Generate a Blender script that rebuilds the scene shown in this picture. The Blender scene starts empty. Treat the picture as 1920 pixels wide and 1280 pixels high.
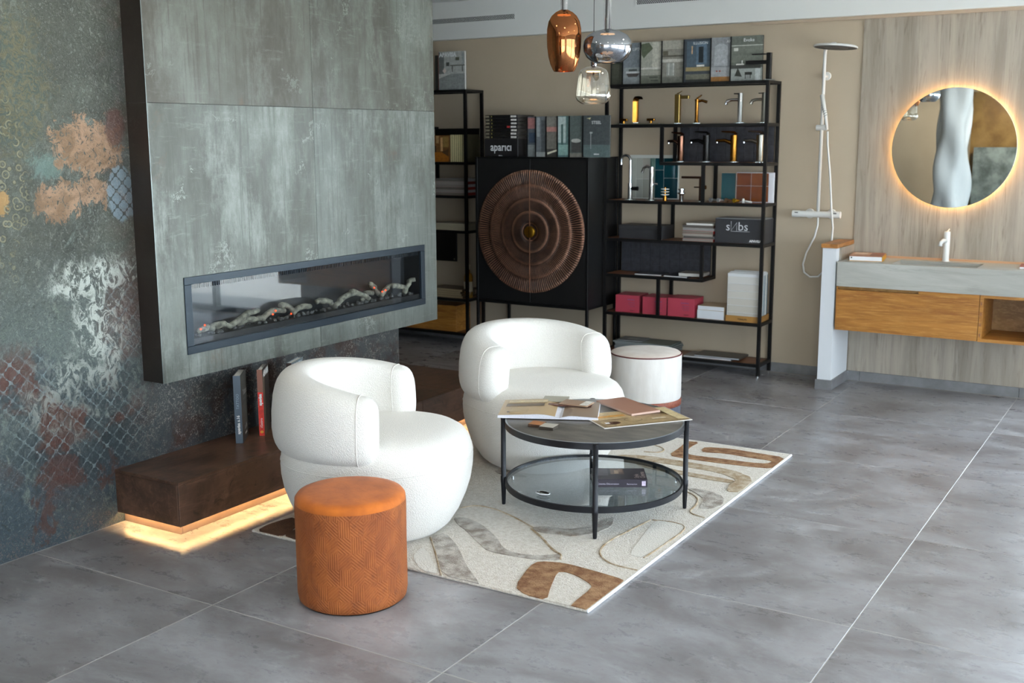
import bpy, bmesh, math, random
from mathutils import Vector, Matrix
random.seed(7)
S = bpy.context.scene
COL = S.collection
PI = math.pi
# ------------------------------------------------------------------ camera, world, lights, exposure
cam = bpy.data.cameras.new('camera'); co = bpy.data.objects.new('camera', cam); COL.objects.link(co)
PITCH, ROLL, AZ = 0.1791, -0.004, 0.549
fw = Vector((-math.sin(AZ)*math.cos(PITCH), math.cos(AZ)*math.cos(PITCH), -math.sin(PITCH)))
rt = Vector((math.cos(AZ), math.sin(AZ), 0)); up = rt.cross(fw)
r2 = rt*math.cos(ROLL)+up*math.sin(ROLL); u2 = up*math.cos(ROLL)-rt*math.sin(ROLL)
co.matrix_world = Matrix(((r2.x, u2.x, -fw.x, 0), (r2.y, u2.y, -fw.y, 0), (r2.z, u2.z, -fw.z, 1.65), (0, 0, 0, 1)))
cam.sensor_width = 36; cam.lens = 2099.5/1920*36; cam.clip_start = .05
cam.dof.use_dof = True; cam.dof.focus_distance = 4.7; cam.dof.aperture_fstop = 4.5
S.camera = co
S.view_settings.view_transform = 'Standard'; S.view_settings.look = 'None'
S.view_settings.exposure = 0.0; S.view_settings.gamma = 1; S.view_settings.use_curve_mapping = False
S.cycles.use_denoising = True
S.cycles.max_bounces = 8; S.cycles.transparent_max_bounces = 16
S.cycles.sample_clamp_indirect = 6
S.cycles.caustics_reflective = False; S.cycles.caustics_refractive = False
W = bpy.data.worlds.new('world'); S.world = W; W.use_nodes = True
bgn = W.node_tree.nodes['Background']; bgn.inputs[0].default_value = (.78, .88, 1.0, 1); bgn.inputs[1].default_value = 10.0

def area(name, loc, direction, sx, sy, power, color, portal=False, spread=PI):
    l = bpy.data.lights.new(name, 'AREA'); l.shape = 'RECTANGLE'; l.size = sx; l.size_y = sy
    l.energy = power; l.color = color; l.spread = spread
    if portal: l.cycles.is_portal = True
    o = bpy.data.objects.new(name, l); COL.objects.link(o); o.location = loc
    o.rotation_euler = Vector(direction).to_track_quat('-Z', 'Y').to_euler()
    return o
# daylight enters through the real window openings; portals only guide the sampling of the sky
area('portal_right_near', (3.02, 1.2, 1.2), (-1, 0, 0), 2.3, 4.3, 1, (1, 1, 1), True)
area('portal_right_far', (3.02, 5.2, 1.2), (-1, 0, 0), 2.3, 3.2, 1, (1, 1, 1), True)
area('portal_back', (1.15, 7.86, 1.2), (0, -1, 0), 3.3, 2.3, 1, (1, 1, 1), True)
area('portal_front', (1.0, -3.56, 1.2), (0, 1, 0), 3.6, 2.3, 1, (1, 1, 1), True)
sun = bpy.data.lights.new('sun', 'SUN'); sun.energy = 100; sun.angle = .05; sun.color = (1, .97, .93)
so = bpy.data.objects.new('sun', sun); COL.objects.link(so); so.rotation_euler = Vector((-.15, .25, -1)).to_track_quat('-Z', 'Y').to_euler()
WARM = (1.0, .60, .24)
# LED strips under the floating bench (inside the recess behind its front panel)
area('bench_led_front', (-3.558, 4.349, .056), (.42, 0, -.9), 2.462, .003, 5.2, WARM)

# ------------------------------------------------------------------ helpers
def lin(h):
    h = h.lstrip('#'); c = [int(h[i:i+2], 16)/255 for i in (0, 2, 4)]
    return tuple((x/12.92 if x <= .04045 else ((x+.055)/1.055)**2.4) for x in c)+(1,)
def newmat(name):
    m = bpy.data.materials.new(name); m.use_nodes = True
    nt = m.node_tree; return m, nt, nt.nodes['Principled BSDF']
class G:
    """tiny node helper"""
    def __init__(s, nt): s.nt = nt; s.n = nt.nodes; s.l = nt.links
    def put(s, sock, v):
        if hasattr(v, 'is_linked') or hasattr(v, 'links'): s.l.new(v, sock)
        elif v is not None: sock.default_value = v
    def coord(s, kind='Object'):
        return s.n.new('ShaderNodeTexCoord').outputs[kind]
    def mapping(s, v, scale=(1, 1, 1), loc=(0, 0, 0), rot=(0, 0, 0)):
        m = s.n.new('ShaderNodeMapping'); s.put(m.inputs['Vector'], v)
        m.inputs['Scale'].default_value = scale; m.inputs['Location'].default_value = loc; m.inputs['Rotation'].default_value = rot
        return m.outputs[0]
    def noise(s, v, scale=5, detail=4, rough=.55, dist=0):
        m = s.n.new('ShaderNodeTexNoise'); s.put(m.inputs['Vector'], v); m.inputs['Scale'].default_value = scale
        m.inputs['Detail'].default_value = detail; m.inputs['Roughness'].default_value = rough; m.inputs['Distortion'].default_value = dist
        return m.outputs[0]
    def voro(s, v, scale=5, feature='F1', out=0):
        m = s.n.new('ShaderNodeTexVoronoi'); m.feature = feature; s.put(m.inputs['Vector'], v); m.inputs['Scale'].default_value = scale
        return m.outputs[out]
    def math(s, op, a, b=None, c=None):
        m = s.n.new('ShaderNodeMath'); m.operation = op; s.put(m.inputs[0], a)
        if b is not None: s.put(m.inputs[1], b)
        if c is not None: s.put(m.inputs[2], c)
        return m.outputs[0]
    def ramp(s, v, lo, hi, a=0., b=1., smooth=True):
        m = s.n.new('ShaderNodeMapRange'); m.interpolation_type = 'SMOOTHSTEP' if smooth else 'LINEAR'
        s.put(m.inputs[0], v); m.inputs[1].default_value = lo; m.inputs[2].default_value = hi
        m.inputs[3].default_value = a; m.inputs[4].default_value = b; return m.outputs[0]
    def mix(s, f, a, b, blend='MIX'):
        m = s.n.new('ShaderNodeMix'); m.data_type = 'RGBA'; m.blend_type = blend
        s.put(m.inputs[0], f); s.put(m.inputs[6], lin(a) if isinstance(a, str) else a); s.put(m.inputs[7], lin(b) if isinstance(b, str) else b)
        return m.outputs[2]
    def sep(s, v):
        m = s.n.new('ShaderNodeSeparateXYZ'); s.put(m.inputs[0], v); return m.outputs
    def vadd(s, a, b):
        m = s.n.new('ShaderNodeVectorMath'); m.operation = 'ADD'; s.put(m.inputs[0], a); s.put(m.inputs[1], b); return m.outputs[0]
    def bump(s, h, strength=.3, dist=.01):
        m = s.n.new('ShaderNodeBump'); s.put(m.inputs['Height'], h); m.inputs['Strength'].default_value = strength
        m.inputs['Distance'].default_value = dist; return m.outputs[0]
    def rand(s): return s.n.new('ShaderNodeObjectInfo').outputs['Random']
CACHE = {}
def plain(name, color, rough=.5, metal=0., var=None, vscale=6, bump=0., bscale=80, bdist=.002, stretch=(1, 1, 1), spec=.5, coat=0, sheen=0):
    if name in CACHE: return CACHE[name]
    m, nt, p = newmat(name); g = G(nt)
    p.inputs['Base Color'].default_value = lin(color); p.inputs['Roughness'].default_value = rough
    p.inputs['Metallic'].default_value = metal; p.inputs['Specular IOR Level'].default_value = spec
    p.inputs['Coat Weight'].default_value = coat; p.inputs['Sheen Weight'].default_value = sheen
    v = None
    if var or bump: v = g.mapping(g.coord(), stretch)
    if var:
        f = g.ramp(g.noise(v, vscale, 5, .6), .3, .7); g.put(p.inputs['Base Color'], g.mix(f, color, var))
    if bump: g.put(p.inputs['Normal'], g.bump(g.noise(v, bscale, 3), bump, bdist))
    CACHE[name] = m; return m
def emis(name, color, strength):
    m, nt, p = newmat(name)
    p.inputs['Base Color'].default_value = lin(color); p.inputs['Emission Color'].default_value = lin(color) if isinstance(color, str) else color
    p.inputs['Emission Strength'].default_value = strength; return m

def link(name, bm, mat, parent=None, smooth=False, loc=None):
    me = bpy.data.meshes.new(name); bmesh.ops.recalc_face_normals(bm, faces=bm.faces[:]) if smooth != 'raw' else None
    bm.to_mesh(me); bm.free()
    for m in (mat if isinstance(mat, (list, tuple)) else [mat]): me.materials.append(m)
    o = bpy.data.objects.new(name, me); COL.objects.link(o)
    if parent: o.parent = parent
    if loc: o.location = loc
    if smooth: 
        for p in me.polygons: p.use_smooth = True
        if smooth == 'auto':
            try:
                me.set_sharp_from_angle(angle=math.radians(35))
            except Exception: pass
    return o
def tag(o, label=None, cat=None, group=None, kind=None):
    if label: o['label'] = label
    if cat: o['category'] = cat
    if group: o['group'] = group
    if kind: o['kind'] = kind
    return o
def thing(name, label, cat, loc=(0, 0, 0), rz=0, group=None, rot=None):
    o = bpy.data.objects.new(name, None); COL.objects.link(o); o.location = loc
    o.rotation_euler = rot if rot else (0, 0, rz); o.empty_display_size = .05
    return tag(o, label, cat, group)
def box(bm, x0, x1, y0, y1, z0, z1, bev=0, mi=0, M=None):
    r = bmesh.ops.create_cube(bm, size=1)
    vs = r['verts']
    for v in vs: v.co = Vector(((x0+x1)/2+v.co.x*(x1-x0), (y0+y1)/2+v.co.y*(y1-y0), (z0+z1)/2+v.co.z*(z1-z0)))
    fs = set(f for v in vs for f in v.link_faces)
    for f in fs: f.material_index = mi
    if M:
        for v in vs: v.co = M @ v.co
    if bev:
        es = set(e for v in vs for e in v.link_edges)
        bmesh.ops.bevel(bm, geom=list(es), offset=bev, segments=1, affect='EDGES', profile=.5)
    return bm
def B(*a, **k):
    bm = bmesh.new(); box(bm, *a, **k); return bm
def tube(bm, pts, r, n=10, cap=True, closed=False, flat=None):
    pts = [Vector(p) for p in pts]; N = len(pts); rs = r if isinstance(r, (list, tuple)) else [r]*N
    rings = []; prev = None
    for i, p in enumerate(pts):
        if closed: t = pts[(i+1) % N]-pts[i-1]
        else: t = (pts[min(i+1, N-1)]-pts[max(i-1, 0)])
        t.normalize()
        if prev is None:
            a = Vector((0, 0, 1)) if abs(t.z) < .9 else Vector((1, 0, 0))
            prev = t.cross(a).normalized()
        prev = (prev-t*prev.dot(t)).normalized(); q = t.cross(prev)
        f = flat or (1, 1)
        rings.append([bm.verts.new(p+prev*math.cos(2*PI*k/n)*rs[i]*f[0]+q*math.sin(2*PI*k/n)*rs[i]*f[1]) for k in range(n)])
    for i in range(N if closed else N-1):
        a, b = rings[i], rings[(i+1) % N]
        for k in range(n): bm.faces.new((a[k], a[(k+1) % n], b[(k+1) % n], b[k]))
    if cap and not closed: bm.faces.new(rings[0][::-1]); bm.faces.new(rings[-1])
    return bm
def T(*a, **k):
    bm = bmesh.new(); tube(bm, *a, **k); return bm
def lathe(bm, prof, n=32, c=(0, 0, 0), ax='z'):
    rings = []
    for r, z in prof:
        if r < 1e-5: rings.append([bm.verts.new(_ax(c, 0, 0, z, ax))])
        else: rings.append([bm.verts.new(_ax(c, r*math.cos(2*PI*k/n), r*math.sin(2*PI*k/n), z, ax)) for k in range(n)])
    for a, b in zip(rings, rings[1:]):
        for k in range(n):
            q = [a[k % len(a)], a[(k+1) % len(a)], b[(k+1) % len(b)], b[k % len(b)]]
            q = list(dict.fromkeys(q))
            if len(q) > 2: bm.faces.new(q)
    return bm
def _ax(c, x, y, z, ax):
    v = {'z': (x, y, z), 'y': (x, z, y), 'x': (z, x, y)}[ax]; return Vector((c[0]+v[0], c[1]+v[1], c[2]+v[2]))
def L(prof, n=32, c=(0, 0, 0), ax='z'):
    bm = bmesh.new(); lathe(bm, prof, n, c, ax); return bm
def prism(bm, poly, z0, z1, M=None):
    a = [bm.verts.new((x, y, z0)) for x, y in poly]; b = [bm.verts.new((x, y, z1)) for x, y in poly]
    n = len(poly); bm.faces.new(b); bm.faces.new(a[::-1])
    for i in range(n): bm.faces.new((a[i], a[(i+1) % n], b[(i+1) % n], b[i]))
    if M:
        for v in a+b: v.co = M @ v.co
    return bm
def P(*a, **k):
    bm = bmesh.new(); prism(bm, *a, **k); return bm

# flat print: coloured polygons, one mesh, colour stored per face
def printmat():
    if 'print' in CACHE: return CACHE['print']
    m, nt, p = newmat('printed_paper'); a = nt.nodes.new('ShaderNodeAttribute'); a.attribute_name = 'Col'
    g = G(nt); n = g.ramp(g.noise(g.coord(), 42, 6, .75, .6), .3, .7, .82, 1.3); g.put(p.inputs['Base Color'], g.mix(1., a.outputs['Color'], n, 'MULTIPLY')); p.inputs['Roughness'].default_value = .35
    CACHE['print'] = m; return m
def prints(parent, items, o, ux, uy, name='cover_picture', off=.0006):
    """items: (x0,y0,x1,y1,hex) rectangles or ([(x,y)..],hex) polygons in 0..1, drawn on the plane o+x*ux+y*uy"""
    o, ux, uy = Vector(o), Vector(ux), Vector(uy); nr = ux.cross(uy).normalized()
    bm = bmesh.new(); cl = []
    for i, it in enumerate(items):
        if len(it) == 5: pl = [(it[0], it[1]), (it[2], it[1]), (it[2], it[3]), (it[0], it[3])]; c = it[4]
        else: pl, c = it
        vs = [bm.verts.new(o+ux*x+uy*y+nr*(off+.00025*i)) for x, y in pl]; bm.faces.new(vs); cl.append(lin(c))
    me = bpy.data.meshes.new(name); bm.to_mesh(me); bm.free()
    at = me.color_attributes.new('Col', 'FLOAT_COLOR', 'CORNER'); k = 0
    for f, c in zip(me.polygons, cl):
        for _ in f.vertices: at.data[k].color = c; k += 1
    me.materials.append(printmat()); ob = bpy.data.objects.new(name, me); COL.objects.link(ob); ob.parent = parent
    return ob
def text(s, size, parent, o, ux, uy, color='#f0f0f0', bold=0., align='LEFT', off=.003, xs=1., name='lettering', mat=None):
    cu = bpy.data.curves.new('t', 'FONT'); cu.body = s; cu.size = size; cu.align_x = align; cu.offset = bold; cu.resolution_u = 2
    tmp = bpy.data.objects.new('t', cu); COL.objects.link(tmp)
    me = bpy.data.meshes.new_from_object(tmp.evaluated_get(bpy.context.evaluated_depsgraph_get()))
    bpy.data.objects.remove(tmp); bpy.data.curves.remove(cu)
    ux, uy = Vector(ux).normalized(), Vector(uy).normalized(); nr = ux.cross(uy); o = Vector(o)
    for v in me.vertices: v.co = o+ux*v.co.x*xs+uy*v.co.y+nr*off
    me.materials.clear(); me.materials.append(mat or plain('ink_'+color, color, .5))
    ob = bpy.data.objects.new(name, me); COL.objects.link(ob); ob.parent = parent; return ob

# ------------------------------------------------------------------ materials
def m_tile():
    m, nt, p = newmat('floor_porcelain'); g = G(nt); r = g.rand()
    off = g.math('MULTIPLY', r, 37.); cb = nt.nodes.new('ShaderNodeCombineXYZ'); g.put(cb.inputs[0], off); g.put(cb.inputs[1], g.math('MULTIPLY', r, 91.))
    v = g.vadd(g.coord(), cb.outputs[0])
    n1 = g.noise(g.mapping(v, (1, 1.5, 1)), 1.7, 8, .66, .5); n2 = g.noise(g.mapping(v, (1.1, 2.0, 1)), 4.5, 10, .80, .15); n3 = g.noise(g.mapping(v, (1, 2., 1)), 26, 5, .75)
    c = g.mix(g.ramp(n1, .32, .68), '#706d6f', '#9fa0a5'); c = g.mix(g.ramp(n2, .45, .72, 0, .5), c, '#6c6462')
    c = g.mix(g.ramp(g.noise(g.mapping(v, (1, 1.6, 1)), 3.1, 9, .78, .3), .54, .70, 0, .5), c, '#bdbfc4')
    c = g.mix(g.ramp(g.math('MULTIPLY', n3, n2), .37, .45, 0, .28), c, '#5b524e')
    c = g.mix(g.ramp(r, 0, 1, 0, .18), c, '#6f6a66')
    g.put(p.inputs['Base Color'], c); g.put(p.inputs['Roughness'], g.ramp(n2, .3, .8, .24, .42))
    g.put(p.inputs['Normal'], g.bump(n2, .12, .003)); return m
def m_clad(name, seed, base='#6b716b', light='#8b928c', dark='#474a43', brown='#65503f', browns=.45):
    m, nt, p = newmat(name); g = G(nt); v0 = g.coord(); v = g.mapping(v0, (1, 1, 1), (seed, seed*2.3, seed*.7))
    n1 = g.noise(g.mapping(v, (1, 2.2, .8)), 1.3, 7, .68, .1); n2 = g.noise(g.mapping(v, (1, 16, .5)), 3, 6, .7, .1)
    n3 = g.noise(g.mapping(v, (1, 1.5, 9)), 4, 7, .75); n4 = g.noise(v, 42, 4, .7, 1.5)
    c = g.mix(g.ramp(n1, .35, .66), dark, base); c = g.mix(g.ramp(g.noise(g.mapping(v, (1, 2.2, 1)), 1.9, 8, .78, .1), .45, .72, 0, .7), c, light)
    c = g.mix(g.ramp(n2, .5, .66, 0, .6), c, dark); c = g.mix(g.ramp(n3, .54, .72, 0, .35), c, light); c = g.mix(g.ramp(n4, .56, .7, 0, .25), c, dark)
    c = g.mix(g.ramp(g.noise(v, 1.9, 7, .72, 1.1), .58, .70, 0, browns), c, brown)
    c = g.mix(g.ramp(g.math('MULTIPLY', n4, g.ramp(g.noise(v, 3., 3), .5, .66)), .5, .56, 0, .6), c, light)
    g.put(p.inputs['Base Color'], c); p.inputs['Roughness'].default_value = .42; p.inputs['Metallic'].default_value = .15
    g.put(p.inputs['Normal'], g.bump(g.math('ADD', n3, n4), .15, .003)); return m
def m_decor():
    m, nt, p = newmat('patinated_mural_tile'); g = G(nt); v = g.coord(); s = g.sep(v); Y, Z = s[1], s[2]
    big = g.noise(v, 2.1, 6, .65, .8); mid = g.noise(v, 7, 6, .7, 1.2); fine = g.noise(v, 30, 5, .7, 2.0); finer = g.noise(v, 75, 4, .7, 1.5)
    streak = g.noise(g.mapping(v, (1, 1.2, .8)), 17, 7, .75, 1.3)
    def blob(y, z, ry, rz, soft=.35, k=1.5):
        a = g.math('DIVIDE', g.math('SUBTRACT', Y, y), ry); b = g.math('DIVIDE', g.math('SUBTRACT', Z, z), rz)
        d = g.math('SQRT', g.math('ADD', g.math('MULTIPLY', a, a), g.math('MULTIPLY', b, b)))
        d = g.math('ADD', d, g.math('MULTIPLY', g.math('SUBTRACT', mid, .5), k)); d = g.math('ADD', d, g.math('MULTIPLY', g.math('SUBTRACT', streak, .5), k*1.6))
        return g.ramp(d, 1+soft/2, 1-soft/2)
    c = g.mix(g.ramp(big, .35, .65), '#2f322b', '#474b42')
    c = g.mix(g.ramp(g.math('ADD', Z, g.math('MULTIPLY', mid, .5)), 1.55, 1.05, 0, .9), c, '#505a57')
    c = g.mix(g.ramp(g.math('ADD', Z, g.math('MULTIPLY', mid, .4)), .80, .40, 0, .85), c, '#34434d')
    c = g.mix(g.ramp(mid, .55, .68, 0, .45), c, '#68756d'); c = g.mix(g.ramp(fine, .58, .66, 0, .6), c, '#2b2e29'); c = g.mix(g.ramp(streak, .56, .68, 0, .35), c, '#8a8f84')
    c = g.mix(g.ramp(finer, .54, .62, 0, .45), c, '#262a27'); c = g.mix(g.ramp(finer, .44, .36, 0, .35), c, '#8b938b')
    c = g.mix(g.math('MULTIPLY', blob(2.74, 1.85, .16, .28, .8), .8), c, g.mix(g.ramp(fine, .45, .55), '#57543c', '#39443d'))
    c = g.mix(g.math('MULTIPLY', blob(2.88, 1.55, .08, .05, .9, 2.4), .5), c, '#66807a')
    silver = g.math('MULTIPLY', g.ramp(streak, .46, .54), g.math('MAXIMUM', g.math('MAXIMUM', blob(3.12, 1.08, .24, .09, .5, 2.), blob(3.12, .88, .16, .18, .5, 2.)), g.math('MULTIPLY', blob(2.95, .60, .32, .18, .8, 2.), .7)))
    c = g.mix(silver, c, '#a9aea6')
    cop = g.math('MAXIMUM', blob(3.08, 1.62, .17, .12, .15, 1.8), blob(2.93, 1.41, .11, .075, .12, 1.6)); cop = g.math('MAXIMUM', cop, g.math('MULTIPLY', blob(3.06, 1.44, .12, .06, .1, 2.2), .9))
    c = g.mix(g.math('MULTIPLY', cop, g.ramp(fine, .62, .54, .0, 1.)), c, g.mix(g.ramp(mid, .4, .6), '#6f573f', '#8f735b'))
    c = g.mix(g.math('MULTIPLY', blob(3.22, 1.70, .05, .08, .4, .8), .8), c, '#472c26')
    c = g.mix(blob(2.66, 1.42, .04, .05, .2, 2.), c, '#94764a')
    # ogee lattice with wavy diagonal lines
    def lattice(k, wd):
        q = k/PI; h = lambda x: g.math('ABSOLUTE', g.math('SUBTRACT', g.math('FRACT', x), .5))
        a = g.math('SUBTRACT', h(g.math('MULTIPLY', g.math('ADD', Y, Z), q)), .19); b = g.math('SUBTRACT', h(g.math('ADD', g.math('MULTIPLY', g.math('SUBTRACT', Y, Z), q), 50.)), .19)
        e = g.math('SQRT', g.math('ADD', g.math('MULTIPLY', a, a), g.math('MULTIPLY', b, b)))
        return g.ramp(e, .29-wd, .30)
    lat = lattice(44., .04)
    reg = g.math('MAXIMUM', blob(2.97, .44, .36, .22, .8, 1.), g.math('MAXIMUM', g.math('MULTIPLY', blob(3.25, .80, .16, .30, .8, 1.), .7), blob(2.68, .70, .16, .13, .8, 1.)))
    cell = g.mix(g.ramp(g.math('ADD', g.noise(v, 4, 5, .6), g.math('MULTIPLY', Z, .1)), .52, .60), '#2c363b', '#492a21')
    c = g.mix(g.math('MULTIPLY', reg, g.ramp(mid, .3, .6, .35, .95)), c, cell); lm = g.math('MULTIPLY', g.math('MULTIPLY', lat, reg), g.math('MULTIPLY', g.ramp(fine, .62, .42, .1, .8), g.ramp(mid, .36, .56, .15, 1.)))
    c = g.mix(lm, c, '#7b898b')
    reg2 = blob(3.235, 1.425, .075, .115, .2, .5); c = g.mix(g.math('MULTIPLY', reg2, .9), c, g.mix(lattice(48., .05), '#708089', '#363f3e'))
    # floral stencil
    vd = g.voro(v, 26); petal = g.math('MAXIMUM', g.ramp(g.math('ABSOLUTE', g.math('SUBTRACT', vd, .38)), .09, .05), g.ramp(vd, .15, .10)); petal = g.math('MULTIPLY', petal, g.ramp(mid, .42, .52))
    reg3 = blob(2.69, 1.48, .10, .34, .5, .9); c = g.mix(g.math('MULTIPLY', g.math('MULTIPLY', petal, reg3), .75), c, '#85826a')
    lowr = g.math('MULTIPLY', g.ramp(Z, .14, .04, 0, .6), g.ramp(finer, .54, .60)); c = g.mix(lowr, c, '#7d706c')
    c = g.mix(g.math('MULTIPLY', g.ramp(Z, .6, .3), g.ramp(g.noise(v, 4.5, 6, .7, 1.), .55, .62, 0, .7)), c, '#4c2f27')
    far = g.ramp(g.math('ADD', Y, g.math('MULTIPLY', mid, .5)), 3.35, 3.75); c = g.mix(g.math('MULTIPLY', far, .7), c, g.mix(g.ramp(g.noise(v, 4, 6, .7, .8), .45, .58), '#4a4c4e', '#46291f'))
    c = g.mix(g.math('MULTIPLY', g.math('MULTIPLY', far, g.ramp(finer, .53, .58)), g.ramp(mid, .40, .56, 0, .9)), c, '#938d88')
    g.put(p.inputs['Base Color'], c); p.inputs['Metallic'].default_value = .3; p.inputs['Roughness'].default_value = .45
    h = g.math('ADD', g.math('MULTIPLY', fine, 1.), g.math('MULTIPLY', lm, .5)); h = g.math('ADD', h, g.math('MULTIPLY', g.math('MULTIPLY', petal, reg3), .5))
    g.put(p.inputs['Normal'], g.bump(h, .6, .006)); return m
def m_bench():
    m, nt, p = newmat('brown_oxidised_tile'); g = G(nt); v = g.coord()
    n1 = g.noise(v, 3.2, 7, .65, .6); n2 = g.noise(g.mapping(v, (5, 1, 5)), 5, 7, .7, .8)
    c = g.mix(g.ramp(n1, .35, .65), '#38281f', '#5f4535'); c = g.mix(g.ramp(n2, .45, .7, 0, .6), c, '#745443'); c = g.mix(g.ramp(g.noise(v, 14, 6, .75, 1.), .56, .68, 0, .7), c, '#271b16')
    c = g.mix(g.ramp(g.noise(v, 6, 6, .7), .6, .72, 0, .4), c, '#8a6a55')
    g.put(p.inputs['Base Color'], c); p.inputs['Roughness'].default_value = .38; g.put(p.inputs['Normal'], g.bump(n2, .12, .003)); return m
def m_travertine(name, stretch, base='#988f82', light='#b3ab9f', dark='#6c6356'):
    m, nt, p = newmat(name); g = G(nt); v = g.coord()
    n1 = g.noise(g.mapping(v, stretch), 3, 8, .68, .6); n2 = g.noise(g.mapping(v, tuple(x*2.2 for x in stretch)), 6, 8, .7, 1.); n3 = g.noise(v, 1.6, 3)
    c = g.mix(g.ramp(n1, .36, .64), base, light); c = g.mix(g.ramp(n2, .5, .72, 0, .65), c, dark); c = g.mix(g.ramp(n3, .4, .7, 0, .35), c, base)
    g.put(p.inputs['Base Color'], c); p.inputs['Roughness'].default_value = .5; g.put(p.inputs['Normal'], g.bump(n2, .2, .003)); return m
def m_wood(name, c1, c2, c3, stretch, rough=.42, scale=5):
    m, nt, p = newmat(name); g = G(nt); v = g.coord()
    n1 = g.noise(g.mapping(v, stretch), scale, 6, .6, 1.5); n2 = g.noise(g.mapping(v, tuple(x*3 for x in stretch)), scale*2, 5, .7)
    c = g.mix(g.ramp(n1, .35, .65), c1, c2); c = g.mix(g.ramp(n2, .45, .7, 0, .7), c, c3)
    g.put(p.inputs['Base Color'], c); p.inputs['Roughness'].default_value = rough; g.put(p.inputs['Normal'], g.bump(n2, .1, .002)); return m
def m_glass(name, tint=(1, 1, 1, 1), ior=1.45, refl=1., add=0.02, gcol=(1, 1, 1, 1)):
    m = bpy.data.materials.new(name); m.use_nodes = True; nt = m.node_tree; nt.nodes.clear(); g = G(nt)
    out = nt.nodes.new('ShaderNodeOutputMaterial'); tr = nt.nodes.new('ShaderNodeBsdfTransparent'); gl = nt.nodes.new('ShaderNodeBsdfGlossy')
    tr.inputs[0].default_value = tint; gl.inputs['Roughness'].default_value = .0; gl.inputs[0].default_value = gcol
    lw = nt.nodes.new('ShaderNodeLayerWeight'); lw.inputs[0].default_value = .5; mx = nt.nodes.new('ShaderNodeMixShader'); f0 = ((ior-1)/(ior+1))**2
    sch = g.math('ADD', g.math('MULTIPLY', g.math('POWER', lw.outputs['Facing'], 5.), 1-f0), f0)
    g.put(mx.inputs[0], g.math('MINIMUM', g.math('ADD', g.math('MULTIPLY', sch, refl), add), 1.)); nt.links.new(tr.outputs[0], mx.inputs[1]); nt.links.new(gl.outputs[0], mx.inputs[2])
    nt.links.new(mx.outputs[0], out.inputs[0]); return m
M_TILE = m_tile(); M_DECOR = m_decor(); M_BENCH = m_bench()
M_GROUT = plain('grout', '#b5b2ae', .8)
M_BEIGE = plain('beige_paint', '#bcad97', .75, var='#b6a791', vscale=1.5)
M_CEIL = plain('ceiling_paint', '#e6e7e3', .8)
M_WHITE = plain('white_paint', '#dcdfe2', .6)
M_TRAV = m_travertine('travertine_panel', (3.2, 1, .2), '#91887b', '#aea496', '#6a6053'); M_TRAVH = m_travertine('travertine_worktop', (.14, .5, 1.6), '#a3a29a', '#bdbdb6', '#8b887f')
M_SKIRT = plain('skirting_porcelain', '#6f6f70', .4, var='#858587', vscale=7)
M_OAK = m_wood('bamboo_wood', '#a8722f', '#8a5720', '#c28f49', (.22, 1, 3.2)); M_OAKC = m_wood('cap_wood', '#a8713a', '#8a5a26', '#bd8548', (2, .25, 3))
M_OAKD = m_wood('pale_bamboo_inside', '#a07540', '#86602f', '#b98f58', (1, .3, 2.5))
M_BLACK = plain('black_steel', '#0c0c0d', .45, .3); M_BLKLAC = plain('black_lacquer', '#0a0a0b', .5)
M_SHELF = m_wood('shelf_board', '#8a5a3c', '#6d4530', '#a0714e', (.3, 1, 2))
M_CHROME = plain('chrome', '#d8dadc', .08, 1.); M_GOLD = plain('polished_gold', '#96682a', .26, 1.); M_BRASS = plain('brushed_brass', '#a98f55', .32, 1.)
M_BRONZE = plain('bronze', '#8a5f2a', .25, 1.); M_STEEL = plain('brushed_steel', '#97958c', .3, 1.); M_MATBLK = plain('matt_black_metal', '#0b0b0c', .35, .4)
M_BRNMET = plain('brown_bronze', '#3a2417', .4, .8); M_COPPERF = plain('rose_copper', '#6b4c3e', .22, 1.)
M_WPLAS = plain('white_matt_metal', '#e4e4e0', .4)
M_ACRYL = m_glass('acrylic', (.92, .97, .96, 1), 1.45, 1., .06)
M_PAPER = plain('paper_edges', '#dedcd6', .7); M_KRAFT = plain('kraft_card', '#a5793c', .7)
def hexm(h, rough=.45, **k): return plain('col_'+h+str(rough), h, rough, **k)

# ------------------------------------------------------------------ structure
def struct(name, bm, m, parent=None, smooth=False):
    o = link(name, bm, m, parent, smooth)
    if not parent: o['kind'] = 'structure'
    return o
floor = struct('floor', B(-8, 3.3, -4, 8.1, -.08, -.0011), M_GROUT)
tb = bmesh.new(); box(tb, .0018, 1.0082, .0022, .9928, -.012, 0, bev=.0010)
tile_me = bpy.data.meshes.new('floor_tile'); tb.to_mesh(tile_me); tb.free(); tile_me.materials.append(M_TILE)
for i in range(-4, 7):
    for j in range(-5, 6):
        x, y = -2.91+1.01*i, 2.68+.995*j
        if x > 3.2 or y > 7.6: continue
        o = bpy.data.objects.new('floor_tile', tile_me); COL.objects.link(o); o.parent = floor; o.location = (x, y, 0)
struct('ceiling', B(-8, 3.3, -4, 8.1, 2.72, 2.9), M_CEIL)
struct('wall_bulkhead', B(-8, 3.0, 7.62, 7.70, 2.431, 2.72), M_CEIL)
YB = 7.70
wb = bmesh.new(); box(wb, -8, -.62, YB, YB+.2, -.05, 2.72); box(wb, -.62, 3.3, YB, YB+.2, 2.3, 2.72); box(wb, 2.9, 3.3, YB, YB+.2, -.05, 2.3)
struct('wall_back', wb, M_BEIGE)
struct('wall_left', B(-8.1, -8, -4, 8.1, -.05, 2.72), M_BEIGE)
wf = bmesh.new(); box(wf, -8, -.9, -3.7, -3.5, -.05, 2.72); box(wf, 2.9, 3.3, -3.7, -3.5, -.05, 2.72); box(wf, -.9, 2.9, -3.7, -3.5, 2.3, 2.72)
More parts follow.
